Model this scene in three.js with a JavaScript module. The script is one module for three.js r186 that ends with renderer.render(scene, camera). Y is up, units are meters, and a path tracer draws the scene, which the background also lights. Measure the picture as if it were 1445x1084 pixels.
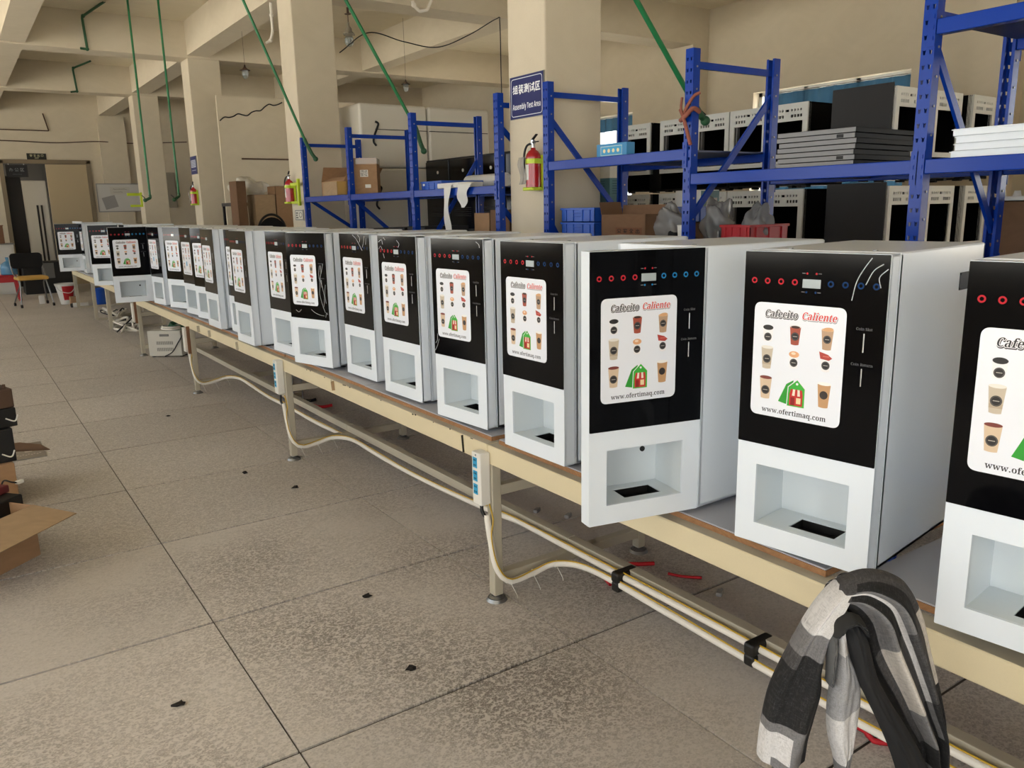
import * as THREE from 'three';
import { RoundedBoxGeometry } from 'three/addons/geometries/RoundedBoxGeometry.js';
import { mergeGeometries } from 'three/addons/utils/BufferGeometryUtils.js';
import { ImprovedNoise } from 'three/addons/math/ImprovedNoise.js';

// ---------------------------------------------------------------- camera, sky, exposure
const scene = new THREE.Scene();
const camera = new THREE.PerspectiveCamera(50.925, 1445 / 1084, 0.05, 120);
camera.position.set(-0.618, 1.491, 5.637);
camera.up.set(0.136, 0.977, -0.165);
camera.lookAt(-0.618 + 5.50, 1.491 - 2.133, 5.637 - 8.075);
scene.background = new THREE.Color().setRGB(0.93, 0.97, 1.0);     // an overcast sky
scene.backgroundIntensity = 1.0;
const sun = new THREE.DirectionalLight(new THREE.Color().setRGB(1, 0.96, 0.88), 13);                 // high sun on the yards outside, off the glass on the aisle side
sun.position.set(9, 30, -20); sun.castShadow = true; sun.shadow.mapSize.set(2048, 2048);
Object.assign(sun.shadow.camera, { left: -30, right: 30, top: 30, bottom: -30, near: 1, far: 90 });
scene.add(sun, sun.target);
const renderer = new THREE.WebGLRenderer({ antialias: true });
renderer.toneMapping = THREE.LinearToneMapping;
renderer.toneMappingExposure = 4.3;
renderer.shadowMap.enabled = true;

// ---------------------------------------------------------------- helpers
const PI = Math.PI, V = (x, y, z) => new THREE.Vector3(x, y, z);
let seed = 7;
const rnd = () => { seed = (seed * 1664525 + 1013904223) >>> 0; return seed / 4294967296; };
const rr = (a, b) => a + (b - a) * rnd();
const noise = new ImprovedNoise();
const fbm = (x, y, z = 0) => noise.noise(x, y, z) + 0.5 * noise.noise(2.1 * x, 2.1 * y, z + 7) + 0.25 * noise.noise(4.3 * x, 4.3 * y, z + 13);
const used = new Map();
function numbered(name) {
  const n = used.get(name) ?? 0; used.set(name, n + 1);
  return n ? name + '_' + String(n).padStart(3, '0') : name;
}
function flat(g) {                                   // comparable geometry: not indexed, position + normal + uv only
  const o = g.index ? g.toNonIndexed() : g;
  for (const k of Object.keys(o.attributes)) if (!['position', 'normal', 'uv'].includes(k)) o.deleteAttribute(k);
  if (!o.attributes.normal) o.computeVertexNormals();
  if (!o.attributes.uv) o.setAttribute('uv', new THREE.BufferAttribute(new Float32Array(o.attributes.position.count * 2), 2));
  o.clearGroups?.();
  return o;
}
function join(list) { const l = list.flat(Infinity).map(flat); return l.length === 1 ? l[0] : mergeGeometries(l); }
function boxUV(g, s = 1) {                           // uv in metres from the facing side
  const p = g.attributes.position, n = g.attributes.normal, uv = g.attributes.uv;
  for (let i = 0; i < p.count; i++) {
    const ax = Math.abs(n.getX(i)), ay = Math.abs(n.getY(i)), az = Math.abs(n.getZ(i));
    const x = p.getX(i), y = p.getY(i), z = p.getZ(i);
    if (ax >= ay && ax >= az) uv.setXY(i, z * s, y * s); else if (ay >= az) uv.setXY(i, x * s, z * s); else uv.setXY(i, x * s, y * s);
  }
  return g;
}
const bx = (w, h, d, x = 0, y = 0, z = 0) => new THREE.BoxGeometry(w, h, d).translate(x, y, z);
const box = (x0, x1, y0, y1, z0, z1) => bx(x1 - x0, y1 - y0, z1 - z0, (x0 + x1) / 2, (y0 + y1) / 2, (z0 + z1) / 2);
const rbox = (x0, x1, y0, y1, z0, z1, r = 0.004, s = 2) => new RoundedBoxGeometry(x1 - x0, y1 - y0, z1 - z0, s, r).translate((x0 + x1) / 2, (y0 + y1) / 2, (z0 + z1) / 2);
const cyl = (r0, r1, h, x = 0, y = 0, z = 0, n = 20) => new THREE.CylinderGeometry(r0, r1, h, n).translate(x, y, z);
const sph = (r, x, y, z, sx = 1, sy = 1, sz = 1, n = 16) => new THREE.SphereGeometry(r, n, Math.max(8, n * 0.7 | 0)).scale(sx, sy, sz).translate(x, y, z);
function bar(a, b, w, h, r = 0) {                    // a square tube from a to b; h lies nearest the vertical
  const d = b.clone().sub(a), L = d.length(); d.normalize();
  let up = Math.abs(d.y) > 0.95 ? V(1, 0, 0) : V(0, 1, 0);
  const sx = up.clone().cross(d).normalize(); up = d.clone().cross(sx);
  const g = r ? new RoundedBoxGeometry(w, h, L, 2, r) : new THREE.BoxGeometry(w, h, L);
  return g.applyMatrix4(new THREE.Matrix4().makeBasis(sx, up, d).setPosition(a.clone().add(b).multiplyScalar(0.5)));
}
const tube = (pts, r, n = 8, seg, closed = false, tension = 0.5) => new THREE.TubeGeometry(new THREE.CatmullRomCurve3(pts.map((p) => (p.isVector3 ? p : V(...p))), closed, 'catmullrom', tension), seg ?? Math.max(8, pts.length * 6), r, n, closed);
const rod = (a, b, r, n = 12) => { const d = b.clone().sub(a), L = d.length(); return new THREE.CylinderGeometry(r, r, L, n).applyQuaternion(new THREE.Quaternion().setFromUnitVectors(V(0, 1, 0), d.normalize())).translate((a.x + b.x) / 2, (a.y + b.y) / 2, (a.z + b.z) / 2); };
const lathe = (pts, n = 24) => new THREE.LatheGeometry(pts.map(([r, y]) => new THREE.Vector2(r, y)), n);
function extrude(shape, depth, bevel = 0) { return new THREE.ExtrudeGeometry(shape, { depth, bevelEnabled: bevel > 0, bevelThickness: bevel, bevelSize: bevel, bevelSegments: 2, curveSegments: 6, steps: 1 }); }
function rrect(x0, y0, x1, y1, r, S = THREE.Shape) {
  const s = new S();
  s.moveTo(x0 + r, y0); s.lineTo(x1 - r, y0); s.quadraticCurveTo(x1, y0, x1, y0 + r); s.lineTo(x1, y1 - r); s.quadraticCurveTo(x1, y1, x1 - r, y1);
  s.lineTo(x0 + r, y1); s.quadraticCurveTo(x0, y1, x0, y1 - r); s.lineTo(x0, y0 + r); s.quadraticCurveTo(x0, y0, x0 + r, y0);
  return s;
}
function poly(pts, S = THREE.Shape) { const s = new S(); pts.forEach(([x, y], i) => (i ? s.lineTo(x, y) : s.moveTo(x, y))); s.closePath(); return s; }
const fitUV = (g) => { g.computeBoundingBox(); const b = g.boundingBox, p = g.attributes.position, uv = g.attributes.uv; for (let i = 0; i < p.count; i++) uv.setXY(i, (p.getX(i) - b.min.x) / (b.max.x - b.min.x), (p.getY(i) - b.min.y) / (b.max.y - b.min.y)); return g; };
function obj(name, list, m, parent = scene, uvs) {
  const g = join(Array.isArray(list) ? list : [list]);
  if (uvs) boxUV(g, uvs);
  const o = new THREE.Mesh(g, m);
  o.name = parent === scene ? numbered(name) : name;
  if (parent !== scene) { const same = parent.children.filter((c) => c.name.replace(/_\d+$/, '') === name).length; if (same) o.name = name + '_' + String(same).padStart(3, '0'); }
  o.castShadow = o.receiveShadow = true; parent.add(o); return o;
}
function tag(o, label, category, group) { o.userData = { ...o.userData, label, category }; if (group) o.userData.group = group; return o; }
function thing(name, label, category, pos = [0, 0, 0], turn = 0, group) {
  const o = new THREE.Group(); o.name = numbered(name); o.position.set(...pos); o.rotation.y = turn; scene.add(o);
  return tag(o, label, category, group);
}
function struct(name, list, m, uvs = 1, parent = scene) { const o = obj(name, list, m, parent, uvs); if (parent === scene) o.userData.kind = 'structure'; return o; }
function copyOf(root, label, pos, turn, group) {
  const c = root.clone(); c.name = numbered(root.name.replace(/_\d+$/, '')); c.userData = { ...root.userData, label }; if (group) c.userData.group = group;
  if (pos) c.position.set(...pos); if (turn !== undefined) c.rotation.y = turn; scene.add(c); return c;
}

// ---------------------------------------------------------------- textures
function canvasTex(w, h, draw, repeat = false) {
  const c = document.createElement('canvas'); c.width = w; c.height = h;
  const g = c.getContext('2d'); draw(g, w, h);
  const t = new THREE.CanvasTexture(c); t.colorSpace = THREE.SRGBColorSpace; t.anisotropy = 8;
  if (repeat) t.wrapS = t.wrapT = THREE.RepeatWrapping;
  return t;
}
function gridTex(n, f, srgb = true) {                // f(u, v) -> [r, g, b] 0..255, tileable noise is the caller's care
  const d = new Uint8Array(n * n * 4);
  for (let j = 0; j < n; j++) for (let i = 0; i < n; i++) { const c = f(i / n, j / n), k = (j * n + i) * 4; d[k] = c[0]; d[k + 1] = c[1]; d[k + 2] = c[2]; d[k + 3] = 255; }
  const t = new THREE.DataTexture(d, n, n); t.wrapS = t.wrapT = THREE.RepeatWrapping; t.magFilter = THREE.LinearFilter; t.minFilter = THREE.LinearMipmapLinearFilter; t.generateMipmaps = true; t.colorSpace = srgb ? THREE.SRGBColorSpace : THREE.NoColorSpace; t.needsUpdate = true; return t;
}
const tnoise = (u, v, k, s = 0) => {                 // tileable noise, k cells a side
  const a = 2 * PI * u, b = 2 * PI * v, r = k / 6.28;
  return noise.noise(r * Math.cos(a) + s, r * Math.sin(a) + 3 * r * Math.cos(b) * 0.7, r * Math.sin(b) + s * 1.7) ;
};
const clamp = (x) => Math.max(0, Math.min(255, x));

// terrazzo: stone chips in grey-brown cement, bare and dark between the chips where dust and polish have gone
const wornAt = (x, z) => { const n = fbm(x * 1.3 + 4, z * 1.3, 8.1), q = (a, b, r) => Math.exp(-((x - a) ** 2 + (z - b) ** 2) / r); return Math.max(0, Math.min(1, 0.12 + 0.5 * n + 0.75 * q(0.70, 2.15, 0.06) + 0.9 * q(0.68, 3.05, 0.13) + 0.5 * q(0.35, 3.75, 0.08) + 0.6 * q(1.05, 4.1, 0.12) + 0.35 * q(0.3, 4.4, 0.2))); };
const terrazzoTex = (size, metres, x0, z0, count, worn) => canvasTex(size, size, (g, w, h) => {
  const S = 1000 * metres / size, tones = (t, k) => 'rgb(' + [t * 1.0 * k, t * 0.97 * k, t * 0.935 * k].map((q) => q | 0) + ')';
  g.fillStyle = tones(200, 1); g.fillRect(0, 0, w, h);
  for (let i = 0; i < count; i++) {
    const x = rnd() * w, y = rnd() * h, s = (1.6 + 4.6 * Math.pow(rnd(), 2.2)) / S, wn = worn ? worn(x0 + x / w * metres, z0 + y / h * metres) : 0.22, t = rnd(), tone = 200 + (t < 0.14 ? -26 + 12 * rnd() : t < 0.95 ? -10 + 20 * rnd() : 16 + 16 * rnd()) * (0.55 + 0.8 * wn);
    g.fillStyle = tones(tone, 1 - 0.10 * wn);
    const a0 = rnd() * 6.28, n = 5 + (rnd() * 3 | 0), rad = [...Array(n)].map(() => s * (0.6 + 0.6 * rnd()));
    for (const ox of [0, w, -w]) for (const oy of [0, h, -h]) {
      if (x + ox < -12 || x + ox > w + 12 || y + oy < -12 || y + oy > h + 12) continue;
      g.beginPath();
      for (let k = 0; k < n; k++) { const a = a0 + k / n * 6.283; g.lineTo(x + ox + Math.cos(a) * rad[k] * 1.2, y + oy + Math.sin(a) * rad[k] * 0.9); }
      g.closePath(); g.fill();
      g.strokeStyle = `rgba(72,62,52,${(0.10 + 0.62 * wn).toFixed(2)})`; g.lineWidth = 1.3 / S; g.stroke();
    }
  }
}, !worn);
const terrazzo = terrazzoTex(1400, 1.4, 0, 0, 42000, null), terrazzoNear = terrazzoTex(2048, 4, -1.5, 1.4, 330000, wornAt);
const plaster = gridTex(256, (u, v) => { const n = 4 * tnoise(u, v, 3, 3) + 3 * tnoise(u, v, 9, 9) + 3 * (rnd() - 0.5); return [clamp(233 + n), clamp(233 + n * 1.05), clamp(230 + n * 1.25)]; });
const plasterBump = gridTex(256, (u, v) => { const n = 128 + 40 * tnoise(u, v, 5, 1) + 20 * tnoise(u, v, 12, 2) + 16 * (rnd() - 0.5); return [clamp(n), clamp(n), clamp(n)]; }, false);
const cardTex = gridTex(256, (u, v) => { const n = 10 * tnoise(u, v, 6, 4) + 7 * Math.sin(v * 2 * PI * 60) * 0.35 + 8 * (rnd() - 0.5); return [clamp(228 + n), clamp(226 + n), clamp(222 + n)]; });
const woodTex = gridTex(256, (u, v) => { const n = 22 * tnoise(u, v, 30, 4) + 14 * (rnd() - 0.5); return [clamp(205 + n), clamp(200 + n), clamp(195 + n)]; });
const scuff = gridTex(512, (u, v) => {              // worn enamel: a few pale scratches and dull spots
  const n = tnoise(u, v, 6, 2), w = 0, q = 5 * n + 3 * (rnd() - 0.5);
  return w ? [clamp(196 + q), clamp(192 + q), clamp(184 + q)] : [clamp(244 + q), clamp(244 + q), clamp(242 + q)];
});

// ---------------------------------------------------------------- materials
const std = (c, rough = 0.6, metal = 0, more = {}) => new THREE.MeshStandardMaterial({ color: c, roughness: rough, metalness: metal, ...more });
const phys = (c, more = {}) => new THREE.MeshPhysicalMaterial({ color: c, ...more });
const lin = (r, g, b) => new THREE.Color().setRGB(r, g, b);
const M = {
  cream: std(lin(0.79, 0.695, 0.545), 0.9, 0, { map: plaster, bumpMap: plasterBump, bumpScale: 0.002 }),
  ceiling: std(lin(0.90, 0.80, 0.615), 0.95, 0, { map: plaster, bumpMap: plasterBump, bumpScale: 0.002 }),
  grime: std(lin(0.07, 0.06, 0.05), 0.95),
  slab: phys(0xffffff, { map: terrazzo, roughness: 0.55, vertexColors: true, specularIntensity: 0.5 }),
  slabNear: phys(0xffffff, { map: terrazzoNear, roughness: 0.55, bumpMap: terrazzoNear, bumpScale: 0.0008, vertexColors: true, specularIntensity: 0.5 }),
  base: std(lin(0.22, 0.20, 0.175), 0.85),
  white: phys(lin(0.80, 0.85, 0.90), { roughness: 0.38, clearcoat: 0.35, clearcoatRoughness: 0.12 }),
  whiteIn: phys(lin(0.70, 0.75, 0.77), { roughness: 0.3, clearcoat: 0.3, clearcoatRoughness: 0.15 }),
  fascia: null, seam: std(0x0a0a0b, 0.8), black: std(0x0b0b0c, 0.55), blackGloss: phys(0x060607, { roughness: 0.12 }),
  lcd: phys(0xa9b2b4, { roughness: 0.25, clearcoat: 0.6 }),
  chrome: std(0xd6d8da, 0.22, 1), steel: std(0x8d8f90, 0.35, 0.9), darkSteel: std(0x2b2b2e, 0.45, 0.6),
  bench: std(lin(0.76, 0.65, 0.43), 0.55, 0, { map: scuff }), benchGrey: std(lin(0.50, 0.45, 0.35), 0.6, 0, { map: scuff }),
  laminate: std(lin(0.42, 0.42, 0.45), 0.45), mdf: std(lin(0.52, 0.27, 0.12), 0.8, 0, { map: woodTex }),
  rubber: std(0x1a1a1b, 0.85), tape: std(0x17140f, 0.5),
  pvc: phys(lin(0.82, 0.77, 0.68), { roughness: 0.42 }), yellowWire: std(0xc9a227, 0.5), blackWire: std(0x101010, 0.5),
  boxWhite: phys(lin(0.76, 0.73, 0.66), { roughness: 0.4 }), socketBlue: std(0x2f9fc9, 0.4), 
  rack: phys(lin(0.005, 0.042, 0.33), { roughness: 0.2, specularIntensity: 0.45 }), deck: std(lin(0.02, 0.035, 0.11), 0.45),
  green: phys(lin(0.012, 0.17, 0.055), { roughness: 0.4 }), greenDark: std(lin(0.02, 0.10, 0.04), 0.5),
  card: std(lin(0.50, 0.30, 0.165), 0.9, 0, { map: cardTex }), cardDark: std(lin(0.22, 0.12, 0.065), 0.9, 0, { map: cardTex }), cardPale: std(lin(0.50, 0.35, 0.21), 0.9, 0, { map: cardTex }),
  packTape: phys(lin(0.34, 0.22, 0.12), { roughness: 0.22, clearcoat: 0.3 }), amberTape: phys(lin(0.62, 0.40, 0.13), { roughness: 0.2, clearcoat: 0.8 }),
  red: phys(lin(0.42, 0.012, 0.016), { roughness: 0.25, clearcoat: 0.6 }), redPlastic: phys(lin(0.45, 0.012, 0.018), { roughness: 0.4 }), lime: phys(lin(0.55, 0.68, 0.03), { roughness: 0.4 }),
  label: std(0xe6e4dc, 0.6), bluePlastic: phys(lin(0.012, 0.085, 0.46), { roughness: 0.35 }), skyBox: phys(lin(0.03, 0.25, 0.52), { roughness: 0.4 }), teal: std(lin(0.035, 0.12, 0.15), 0.5),
  greyPanel: phys(lin(0.034, 0.034, 0.037), { roughness: 0.45, specularIntensity: 0.5 }), greyEdge: std(lin(0.20, 0.20, 0.205), 0.4),
  shell: std(lin(0.72, 0.73, 0.70), 0.5), shellBlack: phys(0x070708, { roughness: 0.55, specularIntensity: 0.25 }), glass: phys(0xffffff, { transmission: 1, thickness: 0, roughness: 0.03, ior: 1.45 }),
  curtain: phys(lin(0.035, 0.10, 0.17), { roughness: 0.9, transmission: 0.12, thickness: 0 }), frame: std(lin(0.62, 0.60, 0.54), 0.5),
  film: phys(0xc4c2c0, { roughness: 0.16, transmission: 0.62, thickness: 0, ior: 1.35 }), foam: std(lin(0.72, 0.71, 0.68), 0.8), wrap: phys(lin(0.70, 0.66, 0.57), { roughness: 0.45, clearcoat: 0.35, clearcoatRoughness: 0.4 }),
  doorLeaf: std(lin(0.50, 0.40, 0.25), 0.6), doorDark: std(lin(0.016, 0.014, 0.013), 0.5), timber: std(lin(0.23, 0.18, 0.115), 0.7), rust: std(lin(0.09, 0.05, 0.03), 0.8), lampGrey: std(lin(0.30, 0.27, 0.21), 0.6),
  yellowSeat: std(lin(0.62, 0.36, 0.08), 0.7), meshBlack: std(0x141416, 0.9), jug: phys(lin(0.12, 0.33, 0.55), { roughness: 0.15, transmission: 0.3, thickness: 0 }), greyMetal: std(lin(0.16, 0.16, 0.16), 0.5, 0.3),
  stab: std(lin(0.60, 0.57, 0.49), 0.5), vent: std(lin(0.20, 0.19, 0.17), 0.7), brownStrip: std(lin(0.20, 0.09, 0.04), 0.6), rag: std(lin(0.28, 0.095, 0.065), 0.95), scrap: std(0x201a14, 0.95), redScrap: std(lin(0.55, 0.01, 0.02), 0.6),
  clear: phys(0xdfe6e8, { roughness: 0.08, transmission: 0.8, thickness: 0 }), board: phys(lin(0.62, 0.61, 0.58), { roughness: 0.3 }), alu: std(0x9a9a98, 0.4, 0.7), plateGrey: std(lin(0.33, 0.32, 0.31), 0.6),
};

// ---------------------------------------------------------------- strokes of the sign characters (a hundred units a side)
const HAN = {
  zu: [[30, 8, 12, 32, 32, 32], [38, 30, 10, 62, 40, 56], [8, 88, 42, 76], [54, 14, 54, 84], [54, 14, 84, 14, 84, 84], [54, 37, 84, 37], [54, 60, 84, 60], [44, 86, 96, 86]],
  zhuang: [[16, 8, 26, 18], [8, 42, 30, 28], [36, 6, 36, 48], [48, 18, 94, 18], [70, 6, 70, 40], [52, 40, 90, 40], [50, 48, 54, 56], [8, 60, 92, 60], [48, 60, 12, 86], [34, 74, 34, 96, 56, 84], [50, 62, 94, 94], [82, 66, 62, 78]],
  ce: [[8, 10, 18, 22], [4, 38, 14, 48], [6, 92, 20, 64], [30, 14, 30, 66], [30, 14, 58, 14, 58, 66], [44, 26, 44, 60, 28, 92], [48, 70, 60, 90], [72, 20, 72, 68], [90, 8, 90, 92, 80, 84]],
  shi: [[14, 10, 22, 22], [6, 40, 20, 40, 20, 84, 32, 70], [38, 28, 94, 28], [42, 54, 70, 54], [56, 54, 56, 82], [38, 86, 72, 76], [72, 8, 78, 60, 92, 92, 97, 76], [84, 10, 92, 20]],
  qu: [[90, 14, 14, 14, 14, 90, 94, 90], [34, 30, 76, 74], [74, 28, 30, 76]],
  an: [[50, 4, 50, 14], [12, 32, 12, 20, 88, 20, 84, 32], [8, 56, 92, 56], [46, 30, 28, 70, 80, 94], [70, 58, 22, 94]],
  quan: [[50, 6, 10, 42], [50, 6, 90, 42], [30, 46, 70, 46], [28, 66, 72, 66], [50, 46, 50, 90], [14, 90, 86, 90]],
  chu: [[50, 6, 50, 92], [22, 18, 22, 46, 78, 46], [78, 18, 78, 46], [14, 58, 14, 92, 86, 92], [86, 58, 86, 92]],
  kou: [[18, 18, 18, 84], [18, 18, 82, 18, 82, 84], [18, 82, 82, 82]],
  ban: [[12, 34, 70, 34, 66, 88, 52, 80], [44, 8, 40, 50, 12, 92], [16, 50, 8, 70], [82, 48, 92, 68]],
  gong: [[38, 10, 8, 48], [60, 10, 92, 48], [46, 46, 22, 86, 76, 80], [66, 62, 86, 92]],
};
function han(g, keys, x, y, size, step, lw) {
  g.lineWidth = lw; g.lineCap = 'butt'; g.lineJoin = 'miter';
  keys.forEach((k, i) => HAN[k].forEach((s) => { g.beginPath(); for (let j = 0; j < s.length; j += 2) g.lineTo(x + i * step + s[j] / 100 * size, y + s[j + 1] / 100 * size); g.stroke(); }));
}
// ---------------------------------------------------------------- the setting: floor
const TZ = 0.907;
{
  const floor = struct('floor', [box(-5.0, 8.6, -0.16, -0.007, -16.2, 10.2)], M.grime);
  const cellGeo = (x0, x1, z0, z1, n, near = false) => {
    const j = 0.0028, w = x1 - x0 - 2 * j, d = z1 - z0 - 4.5 * j;
    const top = new THREE.PlaneGeometry(w, d, n, n).rotateX(-PI / 2).toNonIndexed();
    const b = mergeGeometries([[w, 0, 0, d / 2], [w, PI, 0, -d / 2], [d, PI / 2, w / 2, 0], [d, -PI / 2, -w / 2, 0]].map(([l, a, px, pz]) => new THREE.PlaneGeometry(l, 0.02).rotateY(a).translate(px, -0.01, pz))).toNonIndexed();
    const g = mergeGeometries([top, b]); g.translate((x0 + x1) / 2, 0, (z0 + z1) / 2);
    const p = g.attributes.position, uv = g.attributes.uv, col = new Float32Array(p.count * 3), ou = rnd() * 5, ov = rnd() * 5, slabTone = 1 + 0.07 * (rnd() - 0.5);
    for (let i = 0; i < p.count; i++) {
      const x = p.getX(i), z = p.getZ(i); if (near) uv.setXY(i, (x + 1.5) / 4, (z - 1.4) / 4); else uv.setXY(i, x / 1.4 + ou, z / 1.4 + ov);
      const w1 = fbm(x * 0.45 + 3.1, z * 0.45, 2.2), w2 = noise.noise(x * 1.9, z * 1.9, 5.5);
      let t = slabTone * (1.0 - 0.13 * w1 - 0.05 * w2);
      const worn = near ? 0 : Math.exp(-((x - 0.62) ** 2 + (z - 3.0) ** 2) / 0.20) + 0.8 * Math.exp(-((x - 0.45) ** 2 + (z - 2.35) ** 2) / 0.08) + 0.6 * Math.exp(-((x - 0.1) ** 2 + (z - 4.2) ** 2) / 0.3);
      t *= 1 - 0.14 * worn * (0.7 + 0.6 * w2);
      t = Math.max(0.6, t);
      col[3 * i] = t; col[3 * i + 1] = t * 0.985; col[3 * i + 2] = t * 0.97;
    }
    g.setAttribute('color', new THREE.BufferAttribute(col, 3));
    return g;
  };
  const zs = []; for (let k = -20; k <= 10; k++) zs.push(k * TZ);
  let n = 0;
  for (let k = 0; k + 1 < zs.length; k++) for (let i = -3; i < 5; i++) {
    const z0 = zs[k], z1 = zs[k + 1]; if (z1 > 6.5 || z0 < -16.4) continue;
    const near = i >= -1 && i < 2 && k >= 22 && z1 < 5.5;                // slabs seen close up wear the large worn texture
    const o = new THREE.Mesh(cellGeo(i, i + 1, Math.max(z0, -16.2), z1, 7, near), near ? M.slabNear : M.slab);
    o.name = 'slab' + (n ? '_' + String(n).padStart(3, '0') : ''); n++; o.receiveShadow = o.castShadow = true; floor.add(o);
  }
  const rest = [[-5, -3, -16.2, 10.2], [5, 8.6, -16.2, 10.2], [-3, 5, 6.349, 10.2]].map(([a, b, c, d]) => cellGeo(a, b, c, d, 6));
  const o = new THREE.Mesh(mergeGeometries(rest), M.slab); o.name = 'floor_edge'; o.receiveShadow = true; floor.add(o);
}
// walls with window openings: pieces of the wall plane given along z (or x), holes as [a0, a1, y0, y1]
function wallPieces(a0, a1, H, holes, put) {
  const out = []; let at = a0;
  for (const [h0, h1, y0, y1] of holes) { out.push(put(at, h0, 0, H)); if (y0 > 0) out.push(put(h0, h1, 0, y0)); out.push(put(h0, h1, y1, H)); at = h1; }
  out.push(put(at, a1, 0, H)); return out;
}
const CH = 4.07, ZF = -14.6, XL = -4.8, XR = 8.3, ZB = 9.4;
const leftHoles = [[-13.4, -10.8], [-9.9, -7.3], [-6.2, -3.4], [-2.4, 0.6], [1.6, 4.6], [5.6, 9.0]].map(([a, b], i) => [a, b, i < 5 ? 0.95 : 0, i < 5 ? 3.3 : 3.5]);      // the last is a wide gateway to the yard
struct('wall_left', wallPieces(ZF - 0.3, ZB + 0.3, CH, leftHoles, (a, b, y0, y1) => box(XL - 0.25, XL, y0, y1, a, b)), M.cream);
const rightHoles = [[-5.45, -4.02, 0.95, 2.9], [-1.72, 0.42, 0.95, 2.9], [4.6, 7.2, 0.95, 2.9]];
struct('wall_right', wallPieces(ZF - 0.3, ZB + 0.3, CH, rightHoles, (a, b, y0, y1) => box(XR, XR + 0.25, y0, y1, a, b)), M.cream);
const backHoles = [[-4.2, -0.8]].map(([a, b]) => [a, b, 0.8, 3.4]);
struct('wall_back', wallPieces(XL, XR, CH, backHoles, (a, b, y0, y1) => box(a, b, y0, y1, ZB, ZB + 0.25)), M.cream);
struct('wall_far', wallPieces(XL, XR, CH, [[0.45, 2.1, 0, 2.64]], (a, b, y0, y1) => box(a, b, y0, y1, ZF - 0.25, ZF)), M.cream);
struct('ceiling', [box(XL - 0.3, XR + 0.3, CH, CH + 0.2, ZF - 0.3, ZB + 0.3)], M.ceiling);
{ // the room behind the far door
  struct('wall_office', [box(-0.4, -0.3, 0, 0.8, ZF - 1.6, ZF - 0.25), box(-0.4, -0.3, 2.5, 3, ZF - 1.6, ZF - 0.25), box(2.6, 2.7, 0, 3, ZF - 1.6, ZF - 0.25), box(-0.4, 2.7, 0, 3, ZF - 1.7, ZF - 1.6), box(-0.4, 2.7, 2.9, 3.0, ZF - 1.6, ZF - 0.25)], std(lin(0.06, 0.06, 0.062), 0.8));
}
struct('ground', [box(-60, XL - 0.26, -0.5, -0.3, -60, 60), box(XR + 0.26, 60, -0.5, -0.3, -60, 60), box(XL - 0.26, XR + 0.26, -0.5, -0.3, 10.5, 60), box(XL - 0.26, XR + 0.26, -0.5, -0.3, -60, -16.6)], std(lin(0.48, 0.46, 0.42), 0.95));
// columns of the row and their fellows in the outer walls
const CZ = [1.59, -2.514, -6.63, -10.72, -14.45], CX0 = 2.42, CX1 = 2.855, CD = 0.39;
CZ.forEach((z, i) => { if (i < 4) struct('column', [rbox(CX0, CX1, 0, 3.6, z - CD, z, 0.012, 2)], M.cream); });
struct('trim_1', [box(2.36, 2.9, 0, 3.55, ZF, ZF + 0.12)], M.cream);                     // pilaster on the far wall
for (const z of [5.7, ...CZ.slice(0, 4)]) {
  struct('trim', [box(XR - 0.3, XR, 0, 3.6, z - CD + 0.004, z - 0.004)], M.cream);
  struct('trim', [box(XL, XL + 0.2, 0, 3.6, z - CD + 0.004, z - 0.004)], M.cream);
  struct('beam', [box(XL, XR, 3.6, CH, z - CD, z)], M.cream);
}
struct('column', [rbox(CX0, CX1, 0, 3.6, 5.7 - CD, 5.7, 0.012, 2)], M.cream);
struct('beam', [box(CX0 + 0.002, CX0 + 0.30, 3.63, CH, ZF, ZB)], M.cream);
struct('beam', [box(0.21, 0.49, 3.62, CH, ZF, ZB)], M.cream);
struct('beam', [box(-2.2, -1.92, 3.62, CH, ZF, ZB)], M.cream);
struct('beam', [box(5.03, 5.31, 3.62, CH, ZF, ZB)], M.cream);
// windows: frames in every opening, glass and blinds where the photo looks at them
function windowFrame(n, holes, at, axis, mull) {
  for (const [a, b, y0, y1] of holes) {
    const t = 0.05, d = 0.06, g = [], B = (p, q, u, v) => (axis === 'z' ? box(at, at + d, u, v, p, q) : box(p, q, u, v, at, at + d));
    g.push(B(a, b, y0, y0 + t), B(a, b, y1 - t, y1), B(a, a + t, y0, y1), B(b - t, b, y0, y1));
    for (let k = 1; k < mull; k++) { const m = a + (b - a) * k / mull; g.push(B(m - t / 2, m + t / 2, y0, y1)); }
    struct('window_' + n, g, M.frame); n++;
  }
  return n;
}
let wn = windowFrame(1, rightHoles, XR + 0.12, 'z', 3);
for (const [k, [a, b, y0, y1]] of rightHoles.slice(0, 2).entries()) {
  const w = scene.getObjectByName('window_' + (k + 1));
  for (let i = 0; i < 3; i++) { const p = a + (b - a) * i / 3, q = a + (b - a) * (i + 1) / 3; obj('pane', [box(XR + 0.146, XR + 0.15, y0 + 0.04, y1 - 0.04, p + 0.02, q - 0.02)], M.glass, w); }
}
wn = windowFrame(wn, leftHoles.slice(0, 5), XL - 0.15, 'z', 3);
wn = windowFrame(wn, backHoles, ZB + 0.1, 'x', 3);
struct('door_2', [box(XL - 0.2, XL - 0.05, 0, 3.5, 5.54, 5.62), box(XL - 0.2, XL - 0.05, 0, 3.5, 8.98, 9.06), box(XL - 0.2, XL - 0.05, 3.45, 3.53, 5.54, 9.06)], M.frame);
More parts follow.
